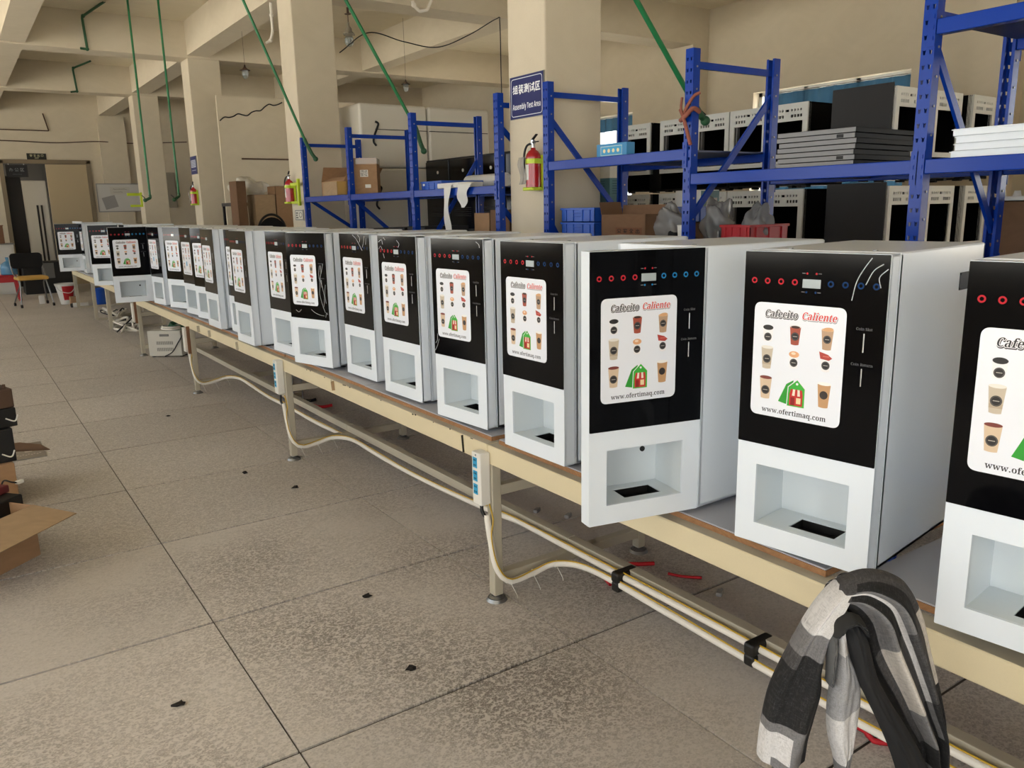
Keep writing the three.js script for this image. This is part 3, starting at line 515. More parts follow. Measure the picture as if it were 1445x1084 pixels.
function rack(label, zs, levels, zig) {
  const t = thing('storage_rack', label, 'rack');
  zs.forEach((z, i) => {
    upright(t, RX, z, -1); upright(t, RB + 0.043, z, 1);
    const xa = RX + 0.03, xb = RB + 0.02, B = (y0, y1) => obj('brace', [bar(V(xa, y0, z), V(xb, y1, z), 0.014, 0.032)], M.rack, t);
    B(2.13, 2.13); B(0.14, 0.14);
    for (const [y0, y1] of zig[i]) B(y0, y1);
  });
  for (let i = 0; i + 1 < zs.length; i++) for (const y of levels[i]) {
    const a = Math.min(zs[i], zs[i + 1]) + 0.026, b = Math.max(zs[i], zs[i + 1]) - 0.026;
    for (const [x, s] of [[RX - 0.004, 1], [RB + 0.047, -1]]) {
      const q = Math.min(x, x + s * 0.042), w = Math.max(x, x + s * 0.042);
      const be = obj('beam', [rbox(q, w, y - 0.052, y, a, b, 0.004)], M.rack, t);
      for (const [z, d] of [[a, -1], [b, 1]]) obj('connector', [box(x - s * 0.002 - 0.002, x - s * 0.002 + 0.002, y - 0.09, y + 0.03, Math.min(z, z + d * 0.028), Math.max(z, z + d * 0.028)), [0, 1, 2].map((k) => box(x - s * 0.005 - 0.002, x - s * 0.005 + 0.002, y - 0.07 + k * 0.036, y - 0.056 + k * 0.036, z + d * 0.010 - 0.004, z + d * 0.010 + 0.004))], M.rack, be);
    }
    obj('shelf_panel', [box(RX + 0.036, RB + 0.008, y - 0.012, y - 0.004, a - 0.004, b + 0.004), box(RX + 0.036, RB + 0.008, y - 0.044, y - 0.012, (a + b) / 2 - 0.02, (a + b) / 2 + 0.02)], M.deck, t);
  }
}
const SH = 1.24;
rack('blue perforated steel storage rack to the left of the column with the sign', [1.17, 0.0, -1.19, -2.29], [[1.635, SH, 0.5], [1.635, SH, 0.5], [1.635, SH, 0.5]],
  [[[2.0, 1.5], [1.5, 0.9]], [[1.08, 1.88], [0.2, 1.06]], [[1.6, 1.12], [1.1, 0.3]], [[1.62, 1.25], [1.2, 0.3]]]);
rack('blue perforated steel storage rack to the right of the column with the sign', [1.695, 2.82, 3.962, 5.1], [[1.752, SH, 0.5], [1.635, SH, 0.5], [2.11, 1.635, SH, 0.5]],
  [[[2.0, 1.42], [1.4, 0.5]], [[1.42, 2.02], [1.0, 1.45]], [[2.05, 1.36], [1.3, 0.5]], [[2.05, 1.36]]]);
// ---------------------------------------------------------------- goods on the racks and behind them
function carton(label, [x, y, z], [w, h, d], turn, o = {}) {
  const t = thing('cardboard_box', label, 'box', [x, y, z], turn);
  const m = o.m || M.card, c = 0.004;
  obj('body', [box(-w / 2, w / 2, 0, c, -d / 2, d / 2), box(-w / 2, -w / 2 + c, 0, h, -d / 2, d / 2), box(w / 2 - c, w / 2, 0, h, -d / 2, d / 2), box(-w / 2, w / 2, 0, h, -d / 2, -d / 2 + c), box(-w / 2, w / 2, 0, h, d / 2 - c, d / 2)], m, t, 4);
  if (o.open) {
    const F = (a, b, cc, dd) => { const g = new THREE.BufferGeometry(); const q = [a, b, cc, a, cc, dd].flatMap((p) => p), n = V(...b).sub(V(...a)).cross(V(...cc).sub(V(...a))).normalize().multiplyScalar(0.003); const r = []; for (const p of [a, b, cc, dd]) r.push([p[0] + n.x, p[1] + n.y, p[2] + n.z]); const A = [a, b, cc, dd], tri = []; const Q = (i, j, k, l) => tri.push(...i, ...j, ...k, ...i, ...k, ...l); Q(...A); Q(r[3], r[2], r[1], r[0]); for (let k = 0; k < 4; k++) { const k2 = (k + 1) % 4; Q(A[k], r[k], r[k2], A[k2]); } g.setAttribute('position', new THREE.BufferAttribute(new Float32Array(tri), 3)); g.computeVertexNormals(); return g; };
    for (const [side, ang, len] of o.open) {
      const s = Math.sin(ang) * len, u = Math.cos(ang) * len;   // ang from the vertical, outward
      let g;
      if (side === 'l') g = F([-w / 2, h, -d / 2], [-w / 2, h, d / 2], [-w / 2 - s, h + u, d / 2], [-w / 2 - s, h + u, -d / 2]);
      if (side === 'r') g = F([w / 2, h, d / 2], [w / 2, h, -d / 2], [w / 2 + s, h + u, -d / 2], [w / 2 + s, h + u, d / 2]);
      if (side === 'f') g = F([-w / 2, h, d / 2], [w / 2, h, d / 2], [w / 2, h + u, d / 2 + s], [-w / 2, h + u, d / 2 + s]);
      if (side === 'b') g = F([w / 2, h, -d / 2], [-w / 2, h, -d / 2], [-w / 2, h + u, -d / 2 - s], [w / 2, h + u, -d / 2 - s]);
      obj('flap', [g], m, t, 4);
    }
  } else { obj('top', [box(-w / 2, w / 2, h - c, h, -d / 2, -0.001), box(-w / 2, w / 2, h - c, h, 0.001, d / 2)], m, t, 4); }
  if (o.tape) obj('packing_tape', [box(-w / 2 - 0.001, w / 2 + 0.001, h - o.tape, h + 0.0015, -d * (o.tw || 0.5), d * (o.tw || 0.5))], o.tm || M.packTape, t);
  return t;
}
const AISLE = -PI / 2;                               // local +z toward the aisle
// on the left rack
const c1 = carton('open brown carton with raised flaps at the left end of the left rack', [2.69, 1.635, -2.0], [0.56, 0.14, 0.34], AISLE, { open: [['b', 0.05, 0.2], ['l', -0.5, 0.16], ['r', 0.9, 0.18], ['f', -1.2, 0.12]], m: M.card });
obj('print', [-0.012, 0.012].map((q) => cyl(0.008, 0.008, 0.002, 0, 0, 0, 12).rotateX(PI / 2).translate(0.06 + q * 1.3, 0.1, 0.181)), M.seam, c1);
const c2 = carton('tall taped brown carton with a printed label on the left rack', [2.545, 1.635, -1.29], [0.24, 0.31, 0.24], -0.55, { tape: 0.05, tw: 0.502 });
obj('label', [box(-0.03, 0.04, 0.15, 0.21, 0.1202, 0.1212)], std(0xffffff, 0.6, 0, { map: canvasTex(128, 80, (g, w, h) => { g.fillStyle = '#e8e4da'; g.fillRect(0, 0, w, h); g.fillStyle = '#2a2622'; for (let i = 0; i < 40; i++) g.fillRect(8 + (i % 8) * 14 + 3 * rnd(), 6 + (i / 8 | 0) * 14, 4 + 8 * rnd(), 5 + 5 * rnd()); }) }), c2);
obj('small_label', [box(0.01, 0.06, 0.055, 0.085, 0.1202, 0.1212)], M.label, c2);
const c3 = carton('small amber-taped carton beside the tall carton on the left rack', [2.435, 1.635, -1.74], [0.30, 0.125, 0.10], AISLE + 0.05, { tape: 0.115, tw: 0.48, tm: M.amberTape, m: M.cardPale });
function bag(name, label, cat, pos, pts, mat, sz) {   // a crumpled bag: a noisy blob pulled up to a neck
  const g = new THREE.SphereGeometry(1, 40, 28), p = g.attributes.position;
  for (let i = 0; i < p.count; i++) {
    const x = p.getX(i), y = p.getY(i), z = p.getZ(i), n = 0.5 * noise.noise(1.7 * x + pts, 1.7 * y, 1.7 * z) + 0.14 * Math.abs(noise.noise(7 * x + pts, 7 * y, 7 * z)), k = 1 + n;
    const yy = Math.max(-0.62, y * k), nk = 1 + 0.25 * noise.noise(4 * y + pts, 2 * x, 5.1);
    p.setXYZ(i, (x * k * nk + (yy > 0.25 ? sz[3] * (yy - 0.25) : 0)) * sz[0], (yy + 0.62) * sz[1], z * k * nk * sz[2]);
  }
  g.computeVertexNormals();
  const t = thing(name, label, cat, pos); obj('film', [g], mat, t); return t;
}
bag('foam_bag', 'white foam sheet stuffed between the cartons on the left rack', 'packing foam', [2.66, 1.635, -1.62], 3.3, M.foam, [0.09, 0.16, 0.09, 0.2]);
function tray(label, [x, y, z], [w, h, d], turn, m = M.bluePlastic, rim = 0.012) {
  const t = thing('plastic_crate', label, 'crate', [x, y, z], turn);
  const c = 0.004;
  obj('body', [box(-w / 2, w / 2, 0, c, -d / 2, d / 2), box(-w / 2, -w / 2 + c, 0, h, -d / 2, d / 2), box(w / 2 - c, w / 2, 0, h, -d / 2, d / 2), box(-w / 2, w / 2, 0, h, -d / 2, -d / 2 + c), box(-w / 2, w / 2, 0, h, d / 2 - c, d / 2)], m, t);
  obj('rim', [rbox(-w / 2 - 0.006, w / 2 + 0.006, h - rim, h, d / 2 - 0.002, d / 2 + 0.007, 0.002), rbox(-w / 2 - 0.006, w / 2 + 0.006, h - rim, h, -d / 2 - 0.007, -d / 2 + 0.002, 0.002), rbox(-w / 2 - 0.007, -w / 2 + 0.002, h - rim, h, -d / 2, d / 2, 0.002), rbox(w / 2 - 0.002, w / 2 + 0.007, h - rim, h, -d / 2, d / 2, 0.002)], m, t);
  const ribs = []; for (const k of [-0.36, -0.14, 0.14, 0.36]) { ribs.push(rbox(k * w - 0.006, k * w + 0.006, 0.004, h - 0.004, d / 2 - 0.001, d / 2 + 0.006, 0.002)); }
  for (const k of [-0.34, 0, 0.34]) ribs.push(rbox(w / 2 - 0.001, w / 2 + 0.006, 0.004, h - 0.004, k * d - 0.006, k * d + 0.006, 0.002));
  obj('rib', ribs, m, t);
  obj('grip', [rbox(-w * 0.12, w * 0.12, h * 0.6, h * 0.66, d / 2, d / 2 + 0.006, 0.002), rbox(-w * 0.12, w * 0.12, h * 0.36, h * 0.40, d / 2, d / 2 + 0.006, 0.002)], m, t);
  return t;
}
const bt = tray('low blue plastic parts tray on the left rack beside the white foam', [2.58, 1.635, 0.19], [0.31, 0.062, 0.36], AISLE);
obj('sticker', [box(-0.12, -0.09, 0.03, 0.045, 0.1865, 0.188)], M.label, bt);
{ // white foam bar with two torn strips hanging from the shelf edge
  const t = thing('foam_offcut', 'white foam bar with two torn strips hanging over the left rack beam', 'foam');
  obj('bar', [rbox(2.335, 2.47, 1.636, 1.672, 0.39, 0.80, 0.006)], M.foam, t);
  const strip = (cz, w, y1, swing) => { const g = new THREE.PlaneGeometry(w, 1, 4, 24), p = g.attributes.position; for (let i = 0; i < p.count; i++) { const v = 0.5 - p.getY(i), u = p.getX(i) / w; p.setXYZ(i, 2.322 - 0.012 * Math.sin(v * 5) - (v < 0.04 ? -0.02 : 0), 1.668 + (y1 - 1.668) * v, cz + swing * v + p.getX(i) * (1 - 0.25 * v * (w > 0.1 ? 2.6 * v : 1)) + 0.012 * Math.sin(v * 9 + u * 2)); } g.computeVertexNormals(); return g; };
  obj('torn_strip', [strip(0.565, 0.085, 1.255, -0.03)], M.foam, t);
  obj('torn_strip', [strip(0.80, 0.16, 1.50, -0.06)], M.foam, t);
}
{ const t = thing('foam_roll', 'long pale foam sleeve lying behind the blue tray on the left rack', 'foam'); const g = new THREE.CylinderGeometry(0.055, 0.055, 0.52, 24, 1).rotateX(PI / 2).translate(2.81, 1.690, 0.32); obj('sleeve', [g], M.board, t); obj('end_ring', [new THREE.TorusGeometry(0.048, 0.008, 8, 24).translate(2.81, 1.690, 0.58)], M.foam, t); }
carton('narrow brown carton on the lower shelf behind the hanging foam strip', [2.62, SH, 0.72], [0.2, 0.22, 0.24], AISLE);
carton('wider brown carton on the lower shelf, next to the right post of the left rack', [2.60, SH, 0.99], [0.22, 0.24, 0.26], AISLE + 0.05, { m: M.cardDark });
for (const [i, z] of [-0.95, -0.55, -0.2].entries()) carton(['dark carton on the lower shelf at the middle of the left rack', 'second dark carton on the lower shelf of the left rack', 'third dark carton low on the left rack, nearest the blue tray'][i], [2.66, SH, z], [0.3, 0.10 + 0.01 * i, 0.4], AISLE, { m: std(lin(0.02, 0.02, 0.022), 0.6) });
// right rack, first bay
for (let k = 0; k < 3; k++) tray(['blue plastic crate at the bottom of the stack beside the column', 'blue plastic crate in the middle of the stack beside the column', 'blue plastic crate on top of the stack beside the column'][k], [2.615, SH + k * 0.082, 1.91], [0.30, 0.08, 0.42], AISLE);
tray('long blue crate behind the open carton on the right rack', [2.745, SH + 0.155, 2.27], [0.36, 0.085, 0.29], AISLE);
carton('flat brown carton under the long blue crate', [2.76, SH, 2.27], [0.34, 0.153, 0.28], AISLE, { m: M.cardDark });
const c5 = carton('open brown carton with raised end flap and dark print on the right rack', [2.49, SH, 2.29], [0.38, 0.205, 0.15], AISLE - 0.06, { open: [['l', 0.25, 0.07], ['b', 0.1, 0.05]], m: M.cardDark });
obj('print', [box(-0.06, 0.16, 0.10, 0.135, 0.0755, 0.0762)], std(0xffffff, 0.8, 0, { map: canvasTex(160, 40, (g, w, h) => { g.fillStyle = '#6b452c'; g.fillRect(0, 0, w, h); g.strokeStyle = '#2b1a10'; han(g, ['gong', 'an', 'quan', 'chu'], 8, 6, 28, 38, 4); }) }), c5);
obj('end_tape', [box(-0.1912, -0.19, 0.01, 0.2, -0.05, 0.05)], M.packTape, c5);
bag('plastic_bag', 'clear plastic bag of parts slumped beside the open carton', 'plastic bag', [2.55, SH, 2.55], 1.2, M.film, [0.09, 0.14, 0.13, -0.5]);
bag('plastic_bag', 'upright clear plastic bag against the perforated post of the right rack', 'plastic bag', [2.70, SH, 2.70], 5.2, M.film, [0.09, 0.17, 0.07, 0.1]);
bag('plastic_bag', 'small dark knotted bag at the foot of the clear plastic bags', 'plastic bag', [2.425, SH, 2.655], 8.8, M.meshBlack, [0.035, 0.07, 0.045, 0.1]);
{ const t = thing('paper_cup', 'white paper cup stack beside the post of the right rack', 'cup', [2.42, SH, 2.735]); obj('cup', [lathe([[0, 0], [0.024, 0], [0.034, 0.145], [0.036, 0.15], [0.033, 0.152], [0.031, 0.146], [0.022, 0.02], [0, 0.02]])], M.label, t); obj('stripe', [lathe([[0.0262, 0.025], [0.0272, 0.04]])], M.redPlastic, t); }
{ const t = thing('carton_pack', 'sky blue printed box standing on the upper beam of the right rack', 'box', [2.50, 1.752, 2.125], AISLE); obj('body', [rbox(-0.125, 0.125, 0, 0.078, -0.03, 0.03, 0.003)], M.skyBox, t);
  obj('print', [box(-0.09, 0.09, 0.012, 0.066, 0.0302, 0.0312)], std(0xffffff, 0.5, 0, { map: canvasTex(200, 60, (g, w, h) => { g.fillStyle = '#3fa3d4'; g.fillRect(0, 0, w, h); g.strokeStyle = '#e8e6d2'; g.lineWidth = 3; g.strokeRect(4, 4, w - 8, h - 8); g.fillStyle = '#f1e7b8'; for (let k = 0; k < 4; k++) { g.beginPath(); g.arc(36 + k * 42, 30, 12, 0, 7); g.fill(); } }) }), t); }
// right rack, second bay
{ const t = tray('red plastic bin on the lower shelf of the right rack, holding a bag', [2.66, SH, 2.975], [0.178, 0.15, 0.28], AISLE, M.redPlastic); }
bag('plastic_bag', 'clear plastic bag bulging out of the red bin', 'plastic bag', [2.66, SH + 0.006, 2.985], 6.1, M.film, [0.08, 0.145, 0.065, 0.35]);
for (let k = 0; k < 7; k++) {
  const y = 1.635 + k * 0.0215, dz = [0, 0.012, -0.004, 0.006, 0.016, 0.0, 0.006][k], tilt = [0, 0.006, 0, 0.004, 0.0, 0.004, 0][k];
  const t = thing('steel_panel', ['grey steel panel at the bottom of the stack on the right rack', 'grey steel panel second from the bottom of the stack, with a dark notch', 'grey steel panel third from the bottom of the stack', 'grey steel panel in the very middle of the stack', 'grey steel panel third from the top of the stack', 'grey steel panel second from the top of the stack, with a dark notch', 'grey steel panel lying on top of the stack on the right rack'][k], 'metal panel', [2.72, y, 3.43 + dz], [0.05, 0.03, 0.055, 0.045, 0.03, 0.05, 0.04][k], 'grey steel panels stacked on the rack');
  obj('sheet', [rbox(-0.29, 0.17, 0, 0.0205, -0.175, 0.19, 0.002)], M.shellBlack, t); obj('edge', [box(-0.2925, -0.29, 0.001, 0.0185, -0.174, 0.189)], M.greyEdge, t);
  if (k === 1 || k === 5) obj('notch', [box(-0.2935, -0.2922, 0.003, 0.0165, 0.11, 0.14)], M.black, t);
  void tilt;
}
for (let k = 0; k < 4; k++) {
  const y = 1.635 + k * 0.0255, t = thing('white_panel', ['white folded steel panel lowest in the stack at the right edge', 'white folded steel panel second from the bottom at the right edge', 'white folded steel panel third from the bottom at the right edge', 'white folded steel panel topmost at the right edge'][k], 'metal panel', [2.60, y, 4.4 + [0, 0.012, 0.014, 0.002][k]], 0, 'white steel panels stacked on the rack');
  obj('sheet', [rbox(-0.2, 0.25, 0.0, 0.025, -0.355, 0.4, 0.003)], M.white, t); obj('lip', [box(-0.204, -0.198, 0.020, 0.0235, -0.358, 0.4)], M.white, t);
}
bag('plastic_bag', 'small clear bag left on the beam beside the white panels', 'plastic bag', [2.74, 1.635, 4.0], 2.7, M.film, [0.07, 0.05, 0.05, 0.4]);
{ // red rag and green pipe end tied to the post
  const t = thing('rag', 'reddish cloth strips knotted round the perforated rack post', 'rag');
  for (const [pts, w] of [[[[2.325, 1.90, 2.80], [2.318, 1.94, 2.83], [2.335, 1.985, 2.856], [2.36, 2.0, 2.87]], 0.008], [[[2.318, 1.88, 2.79], [2.312, 1.90, 2.83], [2.33, 1.93, 2.857], [2.37, 1.915, 2.862]], 0.011], [[[2.316, 1.93, 2.79], [2.310, 1.895, 2.815], [2.312, 1.84, 2.835], [2.314, 1.765, 2.862]], 0.009], [[[2.325, 1.985, 2.79], [2.31, 1.93, 2.80], [2.32, 1.88, 2.812]], 0.006]]) obj('strip', [tube(pts, w, 7, 24)], M.rag, t);
}
// ---------------------------------------------------------------- cabinet shells stacked behind
function shell(label, pos, turn, group) {
  const t = thing('cabinet_shell', label, 'cabinet', pos, turn, group);
  const w = 0.383, H = 0.645, D = 0.5, b = -w / 2, f = 0;
  obj('carcass', [rbox(b, b + 0.012, 0.015, H, -D, -0.014, 0.002), rbox(w / 2 - 0.012, w / 2, 0.015, H, -D, -0.014, 0.002), box(b, w / 2, H - 0.012, H, -D, -0.014), box(b, w / 2, 0.015, 0.027, -D, -0.014), box(b, w / 2, 0.015, H, -D, -D + 0.01)], M.shellBlack, t);
  const s = poly([[b, 0.17], [w / 2, 0.17], [w / 2, H], [b, H]]);
  s.holes.push(hole(b + 0.045, 0.205, w / 2 - 0.045, H - 0.135));
  for (let k = 0; k < 4; k++) for (const q of [0, 1]) { const x = (q ? 0.035 : -0.135) + k * 0.028; s.holes.push(hole(x, H - 0.108, x + 0.02, H - 0.085)); const c = new THREE.Path(); c.absellipse(x + 0.008, H - 0.052, 0.008, 0.011, 0, PI * 2, false); s.holes.push(c); }
  s.holes.push(hole(-0.017, H - 0.062, 0.017, H - 0.044));
  obj('front_plate', [extrude(s, 0.012).translate(0, 0, -0.012), box(b, b + 0.012, 0.17, H, -0.045, -0.012), box(w / 2 - 0.012, w / 2, 0.17, H, -0.045, -0.012)], M.shell, t);
  obj('inner_post', [box(b + 0.048, b + 0.066, 0.2, H - 0.135, -0.05, -0.02)], M.greyMetal, t);
  obj('foot', [[-1, 1].map((k) => box(k * 0.15 - 0.02, k * 0.15 + 0.02, 0, 0.016, -0.12, -0.06)), [-1, 1].map((k) => box(k * 0.15 - 0.02, k * 0.15 + 0.02, 0, 0.016, -D + 0.04, -D + 0.1))], M.black, t);
  return t;
}
{
  const tiers = ['bottom', 'middle', 'top'], cols = ['leftmost', 'second', 'third', 'fourth', 'rightmost'];
  let first = null;
  const put = (label, pos, turn, grp) => (first ? copyOf(first, label, pos, turn, grp) : (first = shell(label, pos, turn, grp)));
  for (const y of [0.005, 0.147]) { const t = thing('pallet', y < 0.1 ? 'lower wooden pallet under the cabinet shells behind the racks' : 'upper wooden pallet right under the cabinet shells behind the racks', 'pallet', [5.25, y, 0.47]); for (let k = 0; k < 5; k++) obj('plank', [box(-0.27 + k * 0.115, -0.27 + k * 0.115 + 0.09, 0.118, 0.14, -1.12, 1.12)], M.timber, t); for (let k = 0; k < 3; k++) obj('bearer', [box(-0.27, 0.28, 0, 0.118, -1.1 + k * 1.04, -1.0 + k * 1.04)], M.timber, t); }
  const z5 = [-0.39, 0.125, 0.565, 0.96, 1.345];
  for (let r = 0; r < 3; r++) z5.forEach((z, i) => put(`white fronted cabinet shell, ${cols[i]} of the ${tiers[r]} tier facing the aisle`, [5.0, 0.29 + r * 0.66, z], AISLE, 'cabinet shells facing the aisle'));
  const y2 = [0.29, 0.95, 1.635];
  for (const y of [0.005, 0.147]) { const t = thing('pallet', y < 0.1 ? 'lower pallet under the grey sided cabinets beside the wide window' : 'upper pallet right under the grey sided cabinets beside the wide window', 'pallet', [5.75, y, 1.99]); for (let k = 0; k < 5; k++) obj('plank', [box(-0.76, 0.76, 0.118, 0.14, -0.27 + k * 0.115, -0.27 + k * 0.115 + 0.09)], M.timber, t); for (let k = 0; k < 3; k++) obj('bearer', [box(-0.76 + k * 0.7, -0.66 + k * 0.7, 0, 0.118, -0.27, 0.27)], M.timber, t); }
  for (let r = 0; r < 3; r++) [5.205, 5.72, 6.25].forEach((x, i) => put(`cabinet shell facing the camera, ${['left', 'middle', 'right'][i]} of the ${tiers[r]} tier by the wide window`, [x, y2[r], 2.25], i === 2 ? 0.05 : 0, 'cabinet shells facing the camera'));
  // broad grey side panels leaning on the left cabinets of that group
  for (let r = 0; r < 3; r++) { const t = thing('side_panel', `broad dark grey sheet on the side of the ${tiers[r]} cabinet by the wide window`, 'metal panel', [5.0, y2[r] + 0.016, 2.0]); obj('sheet', [rbox(-0.006, 0.004, 0, 0.655, -0.25, 0.235, 0.002)], M.greyPanel, t); obj('hinge_clip', [box(-0.012, -0.006, 0.17, 0.20, 0.18, 0.23)], M.shell, t); }
}
{ // tall black cabinets behind the left rack
  let first = null; const nm = ['leftmost', 'second', 'third', 'rightmost'];
  [-1.86, -1.36, -0.86, -0.36].forEach((z, i) => {
    const label = `tall black cabinet behind the left rack, ${nm[i]} of four`;
    if (first) { copyOf(first, label, [3.62, 0, z], AISLE); return; }
    const t = first = thing('black_cabinet', label, 'cabinet', [3.62, 0, z], AISLE, 'black cabinets behind the left rack');
    obj('carcass', [rbox(-0.245, 0.245, 0.03, 1.99, -0.5, 0, 0.006)], M.black, t);
    obj('door', [rbox(-0.235, 0.235, 0.06, 1.26, 0, 0.014, 0.004), rbox(-0.235, 0.235, 1.30, 1.97, 0, 0.014, 0.004)], M.blackGloss, t);
    obj('lock', [rod(V(0.02, 1.86, 0.012), V(0.02, 1.86, 0.02), 0.016, 16)], M.label, t);
    obj('plinth', [box(-0.24, 0.24, 0, 0.03, -0.49, -0.02)], M.black, t);
    obj('vent_slot', [0, 1, 2, 3, 4].map((k) => box(-0.15, 0.15, 1.42 + k * 0.02, 1.427 + k * 0.02, 0.013, 0.0155)), M.darkSteel, t);
  });
}
{ // plastic-wrapped bales of foam board, strapped
  for (let k = 0; k < 4; k++) {
    const y0 = k * 0.643, t = thing('wrapped_bale', ['plastic-wrapped white bale at the very bottom of the tall stack', 'plastic-wrapped white bale second from the bottom of the tall stack', 'plastic-wrapped white bale below the strapped top one', 'plastic-wrapped strapped white bale on top of the tall stack behind the left rack'][k], 'bale', [3.78, y0, -2.78]);
    for (const s of [0, 1]) {
      const g = new RoundedBoxGeometry(0.78, 0.638, 0.9, 6, 0.03), p = g.attributes.position;
      for (let i = 0; i < p.count; i++) { const n = 0.012 * noise.noise(p.getX(i) * 7 + s * 5, p.getY(i) * 9 + k * 3, p.getZ(i) * 6); p.setXYZ(i, p.getX(i) * (1 + n), p.getY(i), p.getZ(i) + n * 1.2); }
      g.computeVertexNormals(); g.translate(s ? 0.40 : -0.40, 0.3205, 0); obj('pack', [g], M.wrap, t);
      obj('strap', [box(s ? 0.012 : -0.62, s ? 0.76 : -0.012, 0.38, 0.387, 0.452, 0.456)], M.black, t);
    }
    if (k > 1) obj('strap_tail', [tube([[-0.62, 0.46, 0.458], [-0.59, 0.44, 0.465], [-0.60, 0.40, 0.46], [-0.64, 0.32, 0.47], [-0.65, 0.26, 0.462], [-0.62, 0.22, 0.458]], 0.011, 6, 30)], M.black, t);
  }
}
{ const t = thing('carton_pack', 'white and dark teal appliance carton standing behind the perforated post', 'box', [3.36, 0, 1.86]);
  obj('body', [rbox(-0.03, 0.14, 0.9, 1.58, -0.08, 0.14, 0.003)], M.label, t); obj('side_print', [box(-0.028, 0.139, 0.905, 1.575, 0.139, 0.142)], M.teal, t); obj('panel_print', [box(0.02, 0.12, 1.44, 1.53, 0.142, 0.1435)], M.greyEdge, t); obj('cup_print', [rbox(-0.0315, -0.0297, 1.32, 1.38, 0.05, 0.12, 0.0005)], M.greyEdge, t);
  obj('lower_carton', [rbox(-0.06, 0.16, 0, 0.899, -0.12, 0.16, 0.004)], M.card, t); }
{ const t = thing('carton_pack', 'pale blue printed carton beside the column under the right rack beam', 'box', [3.09, 0, 1.36]); obj('body', [rbox(-0.08, 0.08, 1.0, 1.73, -0.14, 0.14, 0.003)], std(lin(0.12, 0.27, 0.32), 0.6), t); obj('white_top', [rbox(-0.081, 0.081, 1.67, 1.79, -0.141, 0.141, 0.003)], M.label, t); obj('lower_carton', [rbox(-0.09, 0.16, 0, 0.999, -0.15, 0.15, 0.004)], M.card, t);
  obj('drawing', [[0, 1, 2, 3, 4, 5].flatMap((k) => [box(-0.083, -0.081, 1.57 + 0.016 * k, 1.575 + 0.016 * k, -0.1 + 0.01 * k, 0.09), box(-0.06, 0.06 - 0.012 * k, 1.57 + 0.016 * k, 1.575 + 0.016 * k, 0.140, 0.142)])], M.teal, t); }
carton('large brown carton at the far right behind the nearest rack posts', [3.5, 0.9, 4.05], [0.5, 0.58, 0.5], AISLE, { m: M.cardDark });
carton('brown carton underneath the large one at the far right edge', [3.5, 0, 4.05], [0.52, 0.898, 0.52], AISLE, { m: M.cardDark });
{ const t = thing('foam_tray', 'white foam tray with moulded bumps on top of the large brown carton', 'foam', [3.5, 1.48, 4.05]); obj('tray', [rbox(-0.25, 0.25, 0, 0.02, -0.25, 0.25, 0.004)], M.foam, t); for (let k = 0; k < 8; k++) obj('bump', [cyl(0.012, 0.018, 0.024, -0.22, 0.031, -0.22 + k * 0.062, 10)], M.foam, t); }
// ---------------------------------------------------------------- signs and extinguishers on the columns
function plate(name, label, cat, x, y0, y1, z0, z1, tex, edge) {
  const t = thing(name, label, cat); obj('board', [box(x, x + 0.008, y0, y1, z0, z1)], edge, t);
  const g = new THREE.PlaneGeometry(z1 - z0 - 0.004, y1 - y0 - 0.004).rotateY(-PI / 2).translate(x - 0.0012, (y0 + y1) / 2, (z0 + z1) / 2); obj('print', [g], std(0xffffff, 0.65, 0, { map: tex }), t); return t;
}
const signTex = canvasTex(720, 500, (g, w, h) => {
  g.fillStyle = '#1d2560'; g.fillRect(0, 0, w, h); g.strokeStyle = '#dfe2ea'; g.lineWidth = 9; g.lineJoin = 'round';
  g.beginPath(); const r = 46, m = 28; g.moveTo(m + r, m); g.lineTo(w - m - r, m); g.quadraticCurveTo(w - m, m, w - m, m + r); g.lineTo(w - m, h - m - r); g.quadraticCurveTo(w - m, h - m, w - m - r, h - m); g.lineTo(m + r, h - m); g.quadraticCurveTo(m, h - m, m, h - m - r); g.lineTo(m, m + r); g.quadraticCurveTo(m, m, m + r, m); g.stroke();
  g.strokeStyle = '#eef0f4'; han(g, ['zu', 'zhuang', 'ce', 'shi', 'qu'], 62, 96, 116, 121, 16);
  g.save(); g.translate(w / 2, 392); g.scale(0.82, 1); g.fillStyle = '#eef0f4'; g.textAlign = 'center'; g.font = 'bold 92px sans-serif'; g.fillText('Assembly Test Area', 0, 0, 740); g.restore();
});
plate('sign', 'dark blue sign with white border reading Assembly Test Area on the near column', 'sign', 2.411, 2.032, 2.285, 1.232, 1.585, signTex, M.alu);
plate('sign', 'small blue and white notice on the second column', 'sign', 2.411, 2.05, 2.30, -6.985, -6.65, canvasTex(128, 128, (g, w, h) => { g.fillStyle = '#1d2560'; g.fillRect(0, 0, w, h); g.fillStyle = '#b9bcc6'; g.fillRect(14, 26, 100, 54); g.fillStyle = '#2a3270'; for (let i = 0; i < 4; i++) g.fillRect(22, 34 + i * 11, 84, 3); g.fillStyle = '#aeb2c0'; g.fillRect(20, 98, 88, 5); }), M.alu);
plate('sign', 'small white safety plate low on the third column', 'sign', 2.411, 1.405, 1.515, -2.80, -2.56, canvasTex(128, 96, (g, w, h) => { g.fillStyle = '#d8d4c6'; g.fillRect(0, 0, w, h); g.strokeStyle = '#35322c'; g.lineWidth = 5; g.strokeRect(6, 6, w - 12, h - 12); g.beginPath(); g.arc(88, 46, 22, 0, 7); g.stroke(); g.fillStyle = '#35322c'; g.fillRect(16, 24, 34, 10); g.fillRect(16, 44, 26, 10); g.fillRect(16, 66, 34, 10); }), M.alu);
